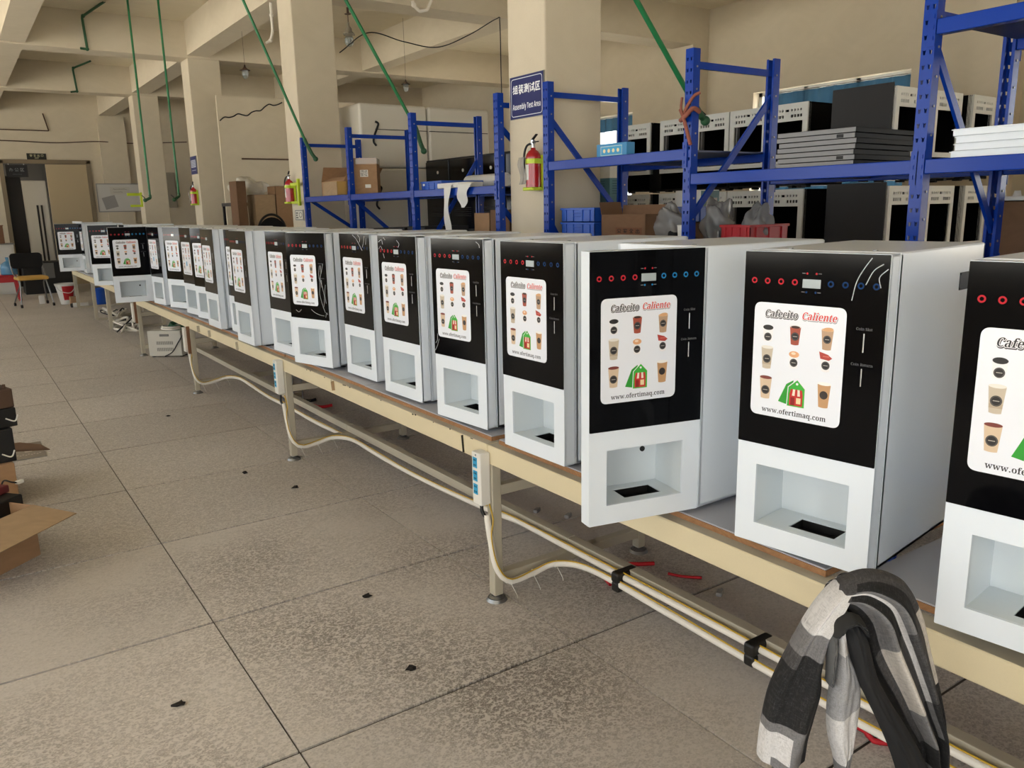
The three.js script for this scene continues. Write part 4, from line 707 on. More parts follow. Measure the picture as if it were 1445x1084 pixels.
function extinguisher(label, z, y, bracket, card) {
  const t = thing('fire_extinguisher', label, 'extinguisher', [2.365, y, z]);
  obj('cylinder', [lathe([[0, 0], [0.044, 0], [0.047, 0.006], [0.047, 0.185], [0.043, 0.205], [0.03, 0.224], [0.016, 0.232], [0.014, 0.244], [0, 0.246]], 28)], M.red, t);
  obj('label', [new THREE.CylinderGeometry(0.0476, 0.0476, 0.09, 20, 1, true, -PI * 0.9, 1.5).translate(0, 0.10, 0)], M.label, t);
  obj('valve', [cyl(0.011, 0.013, 0.03, 0, 0.258, 0, 12), bx(0.02, 0.022, 0.02, 0, 0.278, 0)], M.chrome, t);
  obj('handle', [bar(V(-0.002, 0.276, -0.01), V(-0.01, 0.276, 0.062), 0.014, 0.006), bar(V(0, 0.288, -0.012), V(-0.01, 0.318, 0.05), 0.015, 0.006)], M.black, t);
  obj('hose', [tube([[-0.004, 0.27, -0.012], [-0.02, 0.255, -0.04], [-0.03, 0.2, -0.054], [-0.03, 0.1, -0.054]], 0.007, 8, 30)], M.black, t);
  if (bracket) obj('bracket', [rbox(-0.05, 0.05, -0.008, 0.012, -0.05, 0.05, 0.006), new THREE.CylinderGeometry(0.0495, 0.0495, 0.028, 24, 1, true).translate(0, 0.165, 0), box(0.03, 0.048, -0.008, 0.2, -0.055, 0.055), box(-0.03, 0.046, 0.15, 0.178, 0.045, 0.052)], M.lime, t);
  if (card) obj('plastic_cover', [(() => { const g = new THREE.PlaneGeometry(0.075, 0.16, 6, 8), p = g.attributes.position; for (let i = 0; i < p.count; i++) p.setZ(i, 0.01 * Math.sin(p.getY(i) * 40) + 0.006 * Math.sin(p.getX(i) * 70)); g.computeVertexNormals(); return g.rotateY(-PI / 2).translate(-0.054, 0.11, -0.045); })()], M.film, t);
  return t;
}
extinguisher('red fire extinguisher in a lime bracket under the Assembly Test Area sign', 1.535, 1.60, true, true);
const ex3 = extinguisher('red fire extinguisher with lime arm bracket on the third column, beside the left rack', -2.78, 1.585, true, false);
obj('bracket_arm', [box(-0.01, 0.01, 0.17, 0.2, 0.05, 0.27), box(-0.01, 0.01, -0.01, 0.014, 0.05, 0.27), box(-0.012, 0.012, -0.03, 0.235, 0.25, 0.285)], M.lime, ex3);
extinguisher('red fire extinguisher with a clear cover on the second column', -6.78, 1.625, true, true);
{ const t = thing('bracket', 'empty lime green extinguisher bracket on the farthest column', 'bracket', [2.39, 1.64, -10.86]); obj('back', [box(0, 0.03, 0, 0.26, -0.03, 0.03)], M.lime, t); obj('arm', [box(-0.22, 0.02, 0.2, 0.25, -0.02, 0.02)], M.lime, t); obj('arm', [box(-0.18, 0.02, 0.0, 0.04, -0.02, 0.02)], M.lime, t); }
// ---------------------------------------------------------------- air pipes, conduits, cables, lamps
function airPipe(label, top, bot, elbow, valve = true) {
  const t = thing('air_pipe', label, 'pipe');
  const a = V(...top), b = V(...bot), d = b.clone().sub(a).normalize();
  obj('pipe', [rod(a, b, 0.0125, 14)], M.green, t);
  const e = b.clone().add(V(...elbow));
  obj('elbow', [tube([b.clone().addScaledVector(d, -0.035), b, b.clone().lerp(e, 0.5), e], 0.017, 10, 16)], M.greenDark, t);
  if (valve) { const f = e.clone().add(V(elbow[0] * 0.7, elbow[1] * 0.5, elbow[2] * 0.7)), v = obj('valve', [rod(e, f, 0.017, 12), sph(0.024, f.x, f.y, f.z)], M.greenDark, t); obj('lever', [bar(f.clone().add(V(0, 0.028, 0)), f.clone().add(V(-0.03, 0.06, -0.02)), 0.014, 0.006)], M.black, v); }
  obj('ceiling_clip', [cyl(0.03, 0.03, 0.012, a.x, a.y - 0.007, a.z, 14)], M.alu, t);
  return t;
}
const ext = (p, q, y) => { const k = (y - p[1]) / (q[1] - p[1]); return [p[0] + (q[0] - p[0]) * k, y, p[2] + (q[2] - p[2]) * k]; };
airPipe('leftmost hanging green air pipe, ending at the farthest column', [1.50, CH, -5.40], [1.508, 1.70, -5.40], [-0.04, -0.02, 0.02]);
airPipe('second hanging green air pipe, dropping in front of the second column', [1.80, CH, -5.20], [1.806, 1.715, -5.20], [-0.04, -0.03, 0.02]);
airPipe('slanting green air pipe reaching down to the left end of the left rack', ext([1.827, 3.351, -2.1], [2.365, 2.02, -2.1], CH), [2.32, 2.14, -2.1], [0.05, -0.10, 0]);
airPipe('slanting green air pipe in front of the wrapped bales', ext([1.926, 2.956, -0.1], [2.409, 2.16, -0.1], CH), [2.445, 2.10, -0.1], [0.035, -0.11, 0.0]);
airPipe('nearest slanting green air pipe, tied to the rack post with reddish cloth', ext([2.108, 2.407, 2.7], [2.51, 1.967, 2.7], CH), [2.51, 1.967, 2.7], [0.045, -0.045, 0]);
function hookPipe(name, label, pts, r, m) { const t = thing(name, label, 'pipe'); obj('pipe', [tube(pts, r, 8, 40, false, 0.1)], m, t); for (const p of [pts[1], pts[pts.length - 2]]) obj('joint', [sph(r * 1.5, ...p)], m, t); return t; }
hookPipe('drop_pipe', 'short green drop pipe hanging down the beam at the second column', [[1.35, CH, -6.0], [1.18, 4.0, -6.60], [1.165, 3.98, -6.60], [1.18, 3.64, -6.6], [1.18, 3.60, -6.6], [1.10, 3.60, -6.58]], 0.016, M.greenDark);
hookPipe('drop_pipe', 'short dark green drop pipe hanging down the farthest beam', [[1.75, 4.05, -10.3], [1.53, 3.98, -10.69], [1.52, 3.94, -10.69], [1.54, 3.64, -10.69], [1.54, 3.6, -10.69], [1.44, 3.58, -10.66]], 0.016, M.greenDark);
{ const t = thing('cable_duct', 'thin brown cable run turning a corner high on the far wall', 'cable'); obj('run', [bar(V(1.35, 3.62, -14.58), V(1.42, 3.27, -14.58), 0.02, 0.02), bar(V(1.42, 3.27, -14.58), V(-1.6, 3.27, -14.58), 0.02, 0.02)], M.rust, t); }
{ const t = thing('cable', 'thin grey cable sagging along the far wall above the door', 'cable'); obj('line', [tube([[-2, 3.04, -14.58], [0.52, 3.05, -14.58], [1.5, 3.03, -14.58], [2.3, 3.07, -14.46], [3.0, 3.06, -14.58], [4.2, 3.12, -14.58]], 0.011, 6, 60)], M.rust, t); }
function lamp(label, x, y, z, big) {
  const t = thing('pendant_lamp', label, 'lamp', [x, y, z]); const s = big;
  obj('stem', [cyl(0.008 * s, 0.008 * s, 0.14 * s, 0, -0.07 * s, 0, 8), cyl(0.05 * s, 0.05 * s, 0.008, 0, -0.004, 0, 14)], M.rust, t);
  obj('body', [lathe([[0, 0], [0.018, 0], [0.022, -0.05], [0.05, -0.09], [0.055, -0.13], [0.085, -0.16], [0.09, -0.175], [0.06, -0.175], [0.055, -0.215], [0, -0.215]].map(([r, q]) => [r * s, (q - 0.13) * s]), 24)], M.lampGrey, t);
  for (let k = 0; k < 6; k++) { const a = k * PI / 3; obj('lug', [sph(0.014 * s, 0.088 * s * Math.cos(a), -0.305 * s, 0.088 * s * Math.sin(a))], M.lampGrey, t); }
  obj('globe', [lathe([[0.054, -0.345], [0.068, -0.36], [0.072, -0.41], [0.064, -0.45], [0.035, -0.485], [0, -0.492]].map(([r, q]) => [r * s, q * s]), 24)], M.clear, t);
  obj('bulb', [sph(0.03 * s, 0, -0.40 * s, 0, 1, 1.3, 1)], M.board, t); return t;
}
lamp('large grey pendant lamp with glass globe hanging right of the third column', 3.45, 3.68, -3.5, 0.72);
obj('hanger_bar', [bar(V(0, 0, 0), V(0, 0.39, 0), 0.02, 0.02)], M.rust, scene.children[scene.children.length - 1]);
function shade(label, x, y, z, s) {
  const t = thing('pendant_lamp', label, 'lamp', [x, y, z]);
  obj('stem', [cyl(0.002, 0.002, CH - y, 0, (CH - y) / 2, 0, 8)], M.rust, t); obj('shade', [lathe([[0.012, 0.0], [0.02, -0.04], [0.05, -0.075], [0.10, -0.10], [0.10, -0.106], [0.04, -0.085], [0, -0.08]].map(([r, q]) => [r * s, q * s]), 24)], M.rust, t); obj('globe', [lathe([[0.05, -0.1], [0.062, -0.15], [0.05, -0.23], [0.02, -0.26], [0, -0.262]].map(([r, q]) => [r * s, q * s]), 20)], M.clear, t); return t;
}
shade('small rusty pendant lamp with clear globe between the second and third columns', 2.62, 3.25, -4.75, 0.62);
shade('small rusty pendant lamp above the wrapped bales', 4.93, 3.27, -5.0, 0.62);
hookPipe('conduit', 'white J-shaped conduit stub curling under the right-hand ceiling beam', [[4.00, CH, -2.48], [4.0, 3.9, -2.48], [3.99, 3.72, -2.48], [3.90, 3.57, -2.46], [3.80, 3.54, -2.45], [3.73, 3.59, -2.44], [3.715, 3.63, -2.44]], 0.018, M.pvc);
hookPipe('conduit', 'white conduit hook left of the third column', [[2.46, 3.62, -3.2], [2.46, 3.5, -3.2], [2.46, 3.34, -3.2], [2.43, 3.25, -3.2], [2.38, 3.22, -3.2]], 0.014, M.pvc);
{ const t = thing('cable', 'thin black cable drooping beneath the ceiling beams and down over the bales', 'cable'); obj('line', [tube([[2.87, 3.05, -2.45], [3.2, 3.27, -2.45], [3.6, 3.22, -2.45], [4.0, 3.2, -2.45], [4.4, 3.36, -2.45], [4.78, 3.57, -2.45], [4.80, 3.52, -2.42], [4.79, 2.9, -2.40], [4.79, 2.2, -2.38], [4.79, 2.0, -2.36]], 0.006, 6, 120)], M.blackWire, t); }
{ const t = thing('cable', 'wavy black cable strung across the wall between the second and third columns', 'cable'); const p = []; for (let k = 0; k <= 14; k++) p.push([2.72 + k * 0.065, 2.76 + 0.02 * k + 0.018 * Math.sin(k * 1.9) + 0.02 * Math.sin(k * 0.7), -6.39]); obj('line', [tube(p, 0.009, 6, 90)], M.blackWire, t); }
// ---------------------------------------------------------------- stored goods between the second and third columns
{ const t = thing('partition', 'pale partition board with a dark top cable behind the stored cartons', 'partition', [3.6, 0, -6.4]); obj('board', [box(-0.9, 2.6, 0, 3.1, -0.05, 0)], M.cream, t, 1); obj('ledge', [box(-0.62, 0.5, 2.24, 2.26, 0, 0.03)], M.rust, t); }
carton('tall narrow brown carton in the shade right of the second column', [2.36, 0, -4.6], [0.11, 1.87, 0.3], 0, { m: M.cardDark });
carton('open brown carton in the middle of the stored cartons', [2.64, 0.0, -4.6], [0.26, 1.71, 0.3], 0, { m: M.cardPale });
carton('tallest brown carton in the stored group, beside the third column extinguisher', [2.90, 0.0, -4.6], [0.25, 1.81, 0.3], 0, { m: M.card });
bag('wrapped_bundle', 'grey plastic-wrapped bundle on top of the shelf behind the cartons', 'bundle', [2.62, 1.62, -5.0], 4.4, M.wrap, [0.21, 0.19, 0.18, 0.0]);
{ const t = thing('shelf', 'dark metal shelf behind the stored cartons', 'shelf', [2.62, 0, -5.0]); obj('top', [box(-0.3, 0.3, 1.58, 1.62, -0.22, 0.22)], M.darkSteel, t); for (const [x, z] of [[-1, -1], [1, -1], [-1, 1], [1, 1]]) obj('leg', [box(x * 0.28 - 0.015, x * 0.28 + 0.015, 0, 1.58, z * 0.2 - 0.015, z * 0.2 + 0.015)], M.darkSteel, t); obj('shelf_board', [box(-0.3, 0.3, 1.2, 1.22, -0.22, 0.22)], M.darkSteel, t); }
{ const t = thing('office_chair', 'black mesh office chair whose arched back rises above the machines', 'chair', [2.42, 0, -3.6], 0.2);
  const arch = []; for (let k = 0; k <= 12; k++) { const a = PI * k / 12; arch.push([0.175 * Math.cos(a), 1.27 + 0.20 * Math.sin(a), 0]); }
  obj('back_frame', [tube([[0.16, 0.75, 0], ...arch, [-0.16, 0.75, 0]], 0.014, 8, 60)], M.black, t); const sh = new THREE.Shape(); sh.moveTo(-0.16, 0.75); sh.lineTo(0.16, 0.75); sh.lineTo(0.17, 1.27); sh.absarc(0, 1.27, 0.17, 0, PI, false); sh.closePath();
  obj('mesh', [extrude(sh, 0.004)], M.meshBlack, t); obj('seat', [rbox(-0.24, 0.24, 0.44, 0.52, 0.02, 0.48, 0.03)], M.meshBlack, t); obj('spine', [bar(V(0, 0.46, 0.05), V(0, 1.0, -0.02), 0.05, 0.02)], M.black, t); obj('column', [cyl(0.025, 0.025, 0.4, 0, 0.25, 0.24, 12)], M.darkSteel, t);
  for (let k = 0; k < 5; k++) { const a = k * 1.2566; obj('base_leg', [bar(V(0, 0.09, 0.24), V(0.26 * Math.cos(a), 0.06, 0.24 + 0.26 * Math.sin(a)), 0.04, 0.03), sph(0.028, 0.26 * Math.cos(a), 0.028, 0.24 + 0.26 * Math.sin(a))], M.black, t); } }
// ---------------------------------------------------------------- far wall
{ const d = struct('door_1', [box(0.42, 0.50, 0, 2.66, ZF - 0.12, ZF + 0.03), box(2.05, 2.13, 0, 2.66, ZF - 0.12, ZF + 0.03), box(0.42, 2.13, 2.60, 2.68, ZF - 0.12, ZF + 0.03)], M.timber, 1);
  obj('door_leaf', [rbox(1.27, 2.05, 0.02, 2.59, ZF - 0.05, ZF - 0.01, 0.004)], M.doorLeaf, d); obj('dark_leaf', [rbox(0.5, 0.80, 0.02, 2.36, ZF - 0.34, ZF - 0.30, 0.004)], M.doorDark, d); }
const officeTex = canvasTex(256, 160, (g, w, h) => { g.fillStyle = '#14161b'; g.fillRect(0, 0, w, h); g.strokeStyle = '#8d9095'; han(g, ['ban', 'gong', 'qu'], 34, 34, 54, 66, 5); g.fillStyle = '#5d6066'; g.textAlign = 'center'; g.font = '22px sans-serif'; g.fillText('Office Area', 128, 132); });
{ const t = thing('sign', 'dark office sign hung inside the far doorway', 'sign', [0.74, 2.32, ZF - 0.06]); obj('board', [box(-0.2, 0.2, 0, 0.25, -0.012, 0)], M.doorDark, t); obj('print', [new THREE.PlaneGeometry(0.39, 0.24).translate(0, 0.125, 0.001)], std(0xffffff, 0.5, 0, { map: officeTex }), t); obj('bracket', [box(-0.15, -0.13, 0.25, 0.29, -0.01, 0), box(0.13, 0.15, 0.25, 0.29, -0.01, 0)], M.alu, t); }
{ const t = thing('exit_sign', 'small black exit sign with pale letters above the far door', 'sign', [1.13, 2.68, ZF]); obj('board', [rbox(-0.18, 0.18, 0.0, 0.125, 0, 0.02, 0.004)], M.doorDark, t);
  obj('print', [new THREE.PlaneGeometry(0.35, 0.115).translate(0, 0.0625, 0.0212)], std(0xffffff, 0.5, 0, { map: canvasTex(256, 84, (g, w, h) => { g.fillStyle = '#23231a'; g.fillRect(0, 0, w, h); g.strokeStyle = '#c9c7a0'; han(g, ['an', 'quan', 'chu', 'kou'], 34, 6, 42, 50, 5); g.fillStyle = '#c9c7a0'; g.textAlign = 'center'; g.font = 'bold 26px sans-serif'; g.fillText('EXIT', 128, 76); }) }), t); }
{ const t = thing('whiteboard', 'framed whiteboard with scribbles and a grey sheet on the far wall', 'whiteboard', [2.62, 1.59, ZF + 0.125]); obj('panel', [box(-0.43, 0.43, 0, 0.575, 0, 0.02)], M.board, t); obj('frame', [box(-0.45, 0.45, -0.02, 0.0, 0, 0.03), box(-0.45, 0.45, 0.575, 0.595, 0, 0.03), box(-0.45, -0.43, -0.02, 0.595, 0, 0.03), box(0.43, 0.45, -0.02, 0.595, 0, 0.03)], M.alu, t);
  obj('writing', [new THREE.PlaneGeometry(0.4, 0.16).translate(0.02, 0.44, 0.0208)], std(0xffffff, 0.4, 0, { map: canvasTex(200, 80, (g, w, h) => { g.fillStyle = '#c9c6bd'; g.fillRect(0, 0, w, h); g.strokeStyle = '#77756e'; g.lineWidth = 2.5; for (const [y, x1] of [[24, 180], [54, 130]]) { g.beginPath(); for (let x = 30; x < x1; x += 5) g.lineTo(x, y + 9 * Math.sin(x * 0.9) * rnd()); g.stroke(); } }) }), t);
  obj('paper', [new THREE.PlaneGeometry(0.27, 0.26).rotateZ(0.25).translate(-0.2, 0.19, 0.022)], M.plateGrey, t); }
{ const t = thing('electric_panel', 'grey electric panel box on the far wall between the first two columns', 'panel', [3.74, 1.65, ZF]); obj('box', [rbox(-0.1, 0.1, 0, 0.78, 0, 0.1, 0.005)], M.lampGrey, t); obj('door', [rbox(-0.085, 0.085, 0.02, 0.76, 0.1, 0.108, 0.003)], M.lampGrey, t); }
{ // things beyond the far door
  const t = thing('cabinet', 'white cabinet with dark slots standing inside the far doorway', 'cabinet', [1.02, 0, ZF - 0.75]); obj('body', [rbox(-0.28, 0.28, 0, 2.28, -0.3, 0, 0.02)], M.board, t); for (const [x, y0] of [[-0.21, 0.4], [0.06, 0.5], [0.14, 0.5]]) obj('slot', [rbox(x - 0.02, x + 0.02, y0, 1.75, -0.001, 0.006, 0.004)], M.doorDark, t); }
{ const t = thing('cupboard', 'low white cupboard at the left edge by the far door', 'cupboard', [0.05, 0, -13.6]); obj('body', [rbox(-0.5, 0.36, 0, 0.97, -0.3, 0.25, 0.008)], M.board, t); obj('top', [rbox(-0.52, 0.38, 0.97, 0.99, -0.32, 0.27, 0.005)], M.alu, t); obj('door', [rbox(-0.46, -0.08, 0.04, 0.93, 0.25, 0.262, 0.004), rbox(-0.06, 0.32, 0.04, 0.93, 0.25, 0.262, 0.004)], M.board, t); }
{ const t = thing('wooden_box', 'small dark wooden box on the white cupboard at the left edge', 'box', [0.16, 0.991, -13.6]); obj('body', [rbox(-0.12, 0.12, 0, 0.34, -0.1, 0.1, 0.005)], M.brownStrip, t); obj('lid', [rbox(-0.13, 0.13, 0.34, 0.36, -0.11, 0.11, 0.005)], M.brownStrip, t); }
{ const t = thing('training_chair', 'folding chair with yellow seat and black mesh back on castors', 'chair', [0.44, 0, -10.45], 0.12);
  obj('seat', [(() => { const g = new RoundedBoxGeometry(0.46, 0.06, 0.42, 4, 0.028); const p = g.attributes.position; for (let i = 0; i < p.count; i++) p.setY(i, p.getY(i) + 0.02 * Math.cos(p.getX(i) * 6)); return g.translate(0, 0.475, 0.0); })()], M.yellowSeat, t);
  obj('backrest', [(() => { const g = extrude(rrect(-0.24, 0, 0.24, 0.25, 0.06), 0.012, 0.004); const p = g.attributes.position; for (let i = 0; i < p.count; i++) p.setZ(i, p.getZ(i) + 0.5 * p.getX(i) ** 2); return g.translate(0, 0.64, -0.24); })()], M.meshBlack, t);
  for (const s of [-1, 1]) { obj('back_arm', [tube([[s * 0.2, 0.47, 0.1], [s * 0.235, 0.55, -0.1], [s * 0.24, 0.68, -0.21], [s * 0.245, 0.86, -0.22]], 0.012, 8, 24)], M.steel, t);
    const l1 = obj('leg', [tube([[s * 0.19, 0.46, 0.1], [s * 0.2, 0.4, 0.14], [s * 0.24, 0.06, 0.24]], 0.012, 8, 20)], M.steel, t); obj('castor', [cyl(0.028, 0.028, 0.03, 0, 0, 0, 14).rotateZ(PI / 2).translate(s * 0.24, 0.028, 0.24)], M.black, l1);
    const l2 = obj('leg', [tube([[s * 0.19, 0.44, 0.06], [s * 0.18, 0.38, 0.0], [s * 0.25, 0.06, -0.26]], 0.012, 8, 20)], M.steel, t); obj('castor', [cyl(0.028, 0.028, 0.03, 0, 0, 0, 14).rotateZ(PI / 2).translate(s * 0.25, 0.028, -0.26)], M.black, l2); } }
{ const t = thing('stool', 'red plastic stool under the blue water jug at the left edge', 'stool', [0.12, 0, -11.85]); obj('seat', [rbox(-0.18, 0.18, 0.44, 0.47, -0.16, 0.16, 0.015)], M.redPlastic, t); for (const [x, z] of [[-1, -1], [1, -1], [-1, 1], [1, 1]]) obj('leg', [bar(V(x * 0.15, 0.44, z * 0.13), V(x * 0.19, 0, z * 0.17), 0.06, 0.05)], M.redPlastic, t); obj('apron', [box(-0.17, 0.17, 0.34, 0.44, 0.14, 0.15), box(0.155, 0.165, 0.34, 0.44, -0.14, 0.14)], M.redPlastic, t); }
{ const t = thing('water_jug', 'blue translucent water jug standing on the red stool', 'water jug', [0.2, 0.471, -11.85]); obj('bottle', [lathe([[0, 0], [0.13, 0], [0.135, 0.02], [0.135, 0.13], [0.12, 0.19], [0.06, 0.235], [0.032, 0.25], [0.032, 0.29], [0, 0.29]], 24)], M.jug, t); obj('cap', [cyl(0.036, 0.036, 0.03, 0, 0.30, 0, 16)], M.jug, t); }
{ const t = thing('crate', 'dark bench cabinet in the shadow behind the yellow chair', 'cabinet', [0.90, 0, -13.2]); obj('body', [rbox(-0.42, 0.42, 0, 0.62, -0.3, 0.3, 0.01)], M.black, t); obj('panel', [rbox(-0.1, 0.12, 0.3, 0.6, 0.3, 0.31, 0.004)], M.greyMetal, t); }
{ const t = thing('bucket', 'white bucket with red print and wire handle beside the far bench', 'bucket', [0.93, 0, -10.35]); obj('pail', [lathe([[0, 0.004], [0.105, 0.004], [0.165, 0.345], [0.175, 0.35], [0.175, 0.36], [0.162, 0.36], [0.1, 0.015], [0, 0.015]], 28)], M.foam, t); obj('print', [new THREE.CylinderGeometry(0.161, 0.118, 0.24, 16, 1, true, -0.5, 1.3).translate(0, 0.2, 0.001)], M.redPlastic, t); obj('handle', [tube([[-0.17, 0.34, 0], [-0.1, 0.24, 0.15], [0.05, 0.21, 0.18], [0.17, 0.34, 0.02]], 0.006, 6, 24)], M.foam, t); }
{ const t = thing('basin', 'bright green plastic basin on the floor behind the yellow chair', 'basin', [0.95, 0, -14.0]); obj('bowl', [lathe([[0, 0.0], [0.14, 0.0], [0.2, 0.075], [0.215, 0.08], [0.2, 0.085], [0.13, 0.012], [0, 0.012]], 24)], phys(lin(0.02, 0.5, 0.05), { roughness: 0.4 }), t); obj('rim', [new THREE.TorusGeometry(0.21, 0.006, 6, 24).rotateX(PI / 2).translate(0, 0.082, 0)], M.lime, t); }
{ const t = thing('carton', 'small white carton standing on the floor beneath the yellow chair', 'box', [0.575, 0, -10.75]); obj('body', [rbox(-0.045, 0.045, 0, 0.15, -0.03, 0.03, 0.003)], M.foam, t); obj('flap', [box(0.046, 0.09, 0.14, 0.143, -0.03, 0.03)], M.foam, t); }
carton('small brown carton in front of the white bucket', [1.0, 0, -10.05], [0.12, 0.15, 0.1], 0.1, {});
{ const t = thing('tube_roll', 'white roll lying on the floor at the far bench leg', 'roll', [1.06, 0.04, -9.62]); obj('roll', [rod(V(-0.13, 0, 0), V(0.1, 0, 0.02), 0.04, 16)], M.foam, t); obj('dark_end', [rod(V(-0.16, -0.004, -0.01), V(-0.13, 0, 0), 0.035, 14)], M.black, t); }
{ const t = thing('blue_tub', 'small blue plastic tub under the far bench', 'tub', [1.4, 0, -9.9]); obj('tub', [lathe([[0, 0], [0.1, 0], [0.13, 0.26], [0.14, 0.27], [0.125, 0.27], [0.095, 0.01], [0, 0.01]], 20)], M.bluePlastic, t); obj('rim', [new THREE.TorusGeometry(0.135, 0.008, 6, 20).rotateX(PI / 2).translate(0, 0.27, 0)], M.bluePlastic, t); }
{ const t = thing('cable_bundle', 'tangle of white and black cables under the far bench legs', 'cables'); t.userData.kind = 'stuff'; const g = [], b = []; for (let k = 0; k < 9; k++) { const p = []; for (let q = 0; q < 7; q++) p.push([1.15 + 0.35 * rnd() - 0.03 * q, 0.015 + 0.08 * rnd() * (q % 3), -8.6 + 0.45 * q + 0.3 * rnd()]); (k % 3 ? g : b).push(tube(p, k % 3 ? 0.016 : 0.01, 6, 40)); } obj('white_cables', g, M.pvc, t); obj('black_cables', b, M.blackWire, t); }
{ const t = thing('machine_lid', 'flat white lid lying on top of the farthest machines', 'lid', [1.2, BY + MB + MH + 0.0055, -8.35]); obj('sheet', [rbox(-0.2, 0.22, 0, 0.012, -0.55, 0.5, 0.004)], M.white, t); obj('lip', [rbox(-0.2, -0.185, 0.010, 0.03, -0.55, 0.5, 0.004)], M.white, t); }
// ---------------------------------------------------------------- under the bench
{ const t = thing('voltage_stabilizer', 'grey-white stabilizer box with two vent grilles on the floor under the bench', 'stabilizer', [1.22, 0, -3.612], -0.62);
  obj('case', [rbox(-0.18, 0.175, 0.012, 0.285, 0.0, 0.17, 0.006)], M.stab, t); obj('foot', [[-1, 1].map((s) => box(s * 0.15 - 0.015, s * 0.15 + 0.015, 0, 0.013, 0.10, 0.14)), [-1, 1].map((s) => box(s * 0.15 - 0.015, s * 0.15 + 0.015, 0, 0.013, 0.01, 0.04))], M.rubber, t);
  obj('handle', [rbox(-0.05, 0.05, 0.225, 0.25, 0.168, 0.176, 0.004)], M.vent, t); for (const y of [0.155, 0.085]) { const v = obj('vent', [box(-0.09, 0.09, y - 0.02, y + 0.02, 0.168, 0.1715)], M.stab, t); obj('louvre', [...Array(16)].map((_, k) => box(-0.088 + k * 0.0112, -0.082 + k * 0.0112, y - 0.018, y + 0.018, 0.171, 0.1725)), M.vent, v); }
  obj('power_cord', [tube([[0.0, 0.015, 0.2], [0.08, 0.06, 0.19], [0.15, 0.16, 0.185], [0.2, 0.24, 0.17]], 0.006, 6, 24)], M.blackWire, t); }
{ const t = thing('cable_coil', 'white cable loops and green wire heaped on the stabilizer box', 'cables', [1.24, 0.29, -3.54]); for (const [r, y, m] of [[0.10, 0.012, 0], [0.09, 0.03, 0], [0.08, 0.014, 1], [0.07, 0.03, 1], [0.06, 0.05, 1]]) obj(m ? 'green_wire' : 'white_cable', [new THREE.TorusGeometry(r, m ? 0.012 : 0.011, 8, 36).rotateX(PI / 2 + (m ? 0.25 : 0.05)).translate(m ? 0.03 : -0.02, y, 0)], m ? M.greenDark : M.pvc, t); }
{ const t = thing('fan_guard', 'black wire rack standing under the bench behind the third leg', 'rack', [1.55, 0, -0.9]); for (let k = 0; k < 4; k++) obj('rod', [rod(V(0, 0.02, -0.3 + k * 0.22), V(0, 0.4, -0.3 + k * 0.22), 0.006, 8)], M.steel, t); obj('rail', [rod(V(0, 0.4, -0.34), V(0, 0.4, 0.4), 0.008, 8), tube([[0, 0.02, -0.34], [0, 0.012, 0.3], [0.03, 0.012, 0.42], [0.09, 0.012, 0.4]], 0.012, 8, 24)], M.black, t); }
// ---------------------------------------------------------------- cartons at the left edge
{ const t = thing('cardboard_box', 'open brown cardboard box with folded-out flap at the left edge, full of parts', 'box', [-0.67, 0, 1.495], 0.0);
  // corner nearest the camera at (-0.475, 1.609); sides run to the left-front and to the back
  const C0 = V(0.195, 0, 0.114), e1 = V(-0.75, 0, 0.66).multiplyScalar(0.5), e2 = V(-0.60, 0, -0.80).multiplyScalar(0.42), h = 0.235, q = (a, b, y) => C0.clone().addScaledVector(e1, a).addScaledVector(e2, b).setY(y);
  const wall = (p, r, y0, y1) => { const d = r.clone().sub(p), L = Math.hypot(d.x, d.z), g = box(0, L, y0, y1, -0.003, 0.003); return g.rotateY(Math.atan2(-d.z, d.x)).translate(p.x, 0, p.z); };
  obj('body', [wall(q(0, 0, 0), q(1, 0, 0), 0, h), wall(q(0, 0, 0), q(0, 1, 0), 0, h), wall(q(1, 0, 0), q(1, 1, 0), 0, h), wall(q(0, 1, 0), q(1, 1, 0), 0, h), extrude(poly([[0, 0], [1, 0], [1, 1], [0, 1]].map(([a, b]) => { const p = q(a, b, 0); return [p.x, -p.z]; })), 0.005).rotateX(-PI / 2)], M.card, t, 4);
  const quad = (a, b, c, d, n = 0.004) => { const N = b.clone().sub(a).cross(d.clone().sub(a)).normalize().multiplyScalar(n), A = [a, b, c, d], R = A.map((p) => p.clone().add(N)), tri = [], Q = (i, j, k, l) => [i, j, k, i, k, l].forEach((p) => tri.push(p.x, p.y, p.z)); Q(...A); Q(R[3], R[2], R[1], R[0]); for (let k = 0; k < 4; k++) Q(A[k], R[k], R[(k + 1) % 4], A[(k + 1) % 4]); const g = new THREE.BufferGeometry(); g.setAttribute('position', new THREE.BufferAttribute(new Float32Array(tri), 3)); g.computeVertexNormals(); return g; };
  const out = V(0.66, 0, 0.75);
  const f0 = q(0, 0, h), f1 = q(1, 0, h), f2 = f1.clone().addScaledVector(out, 0.2).add(V(0, -0.05, 0)), f3 = f0.clone().addScaledVector(out, 0.205).add(V(0.02, -0.035, -0.02));
  obj('flap', [quad(f0, f1, f2, f3)], M.cardPale, t, 4);
  const g0 = q(0, 1, h), g1 = q(0, 0, h), o2 = V(0.75, 0, -0.66); void o2; void g0; void g1;
}
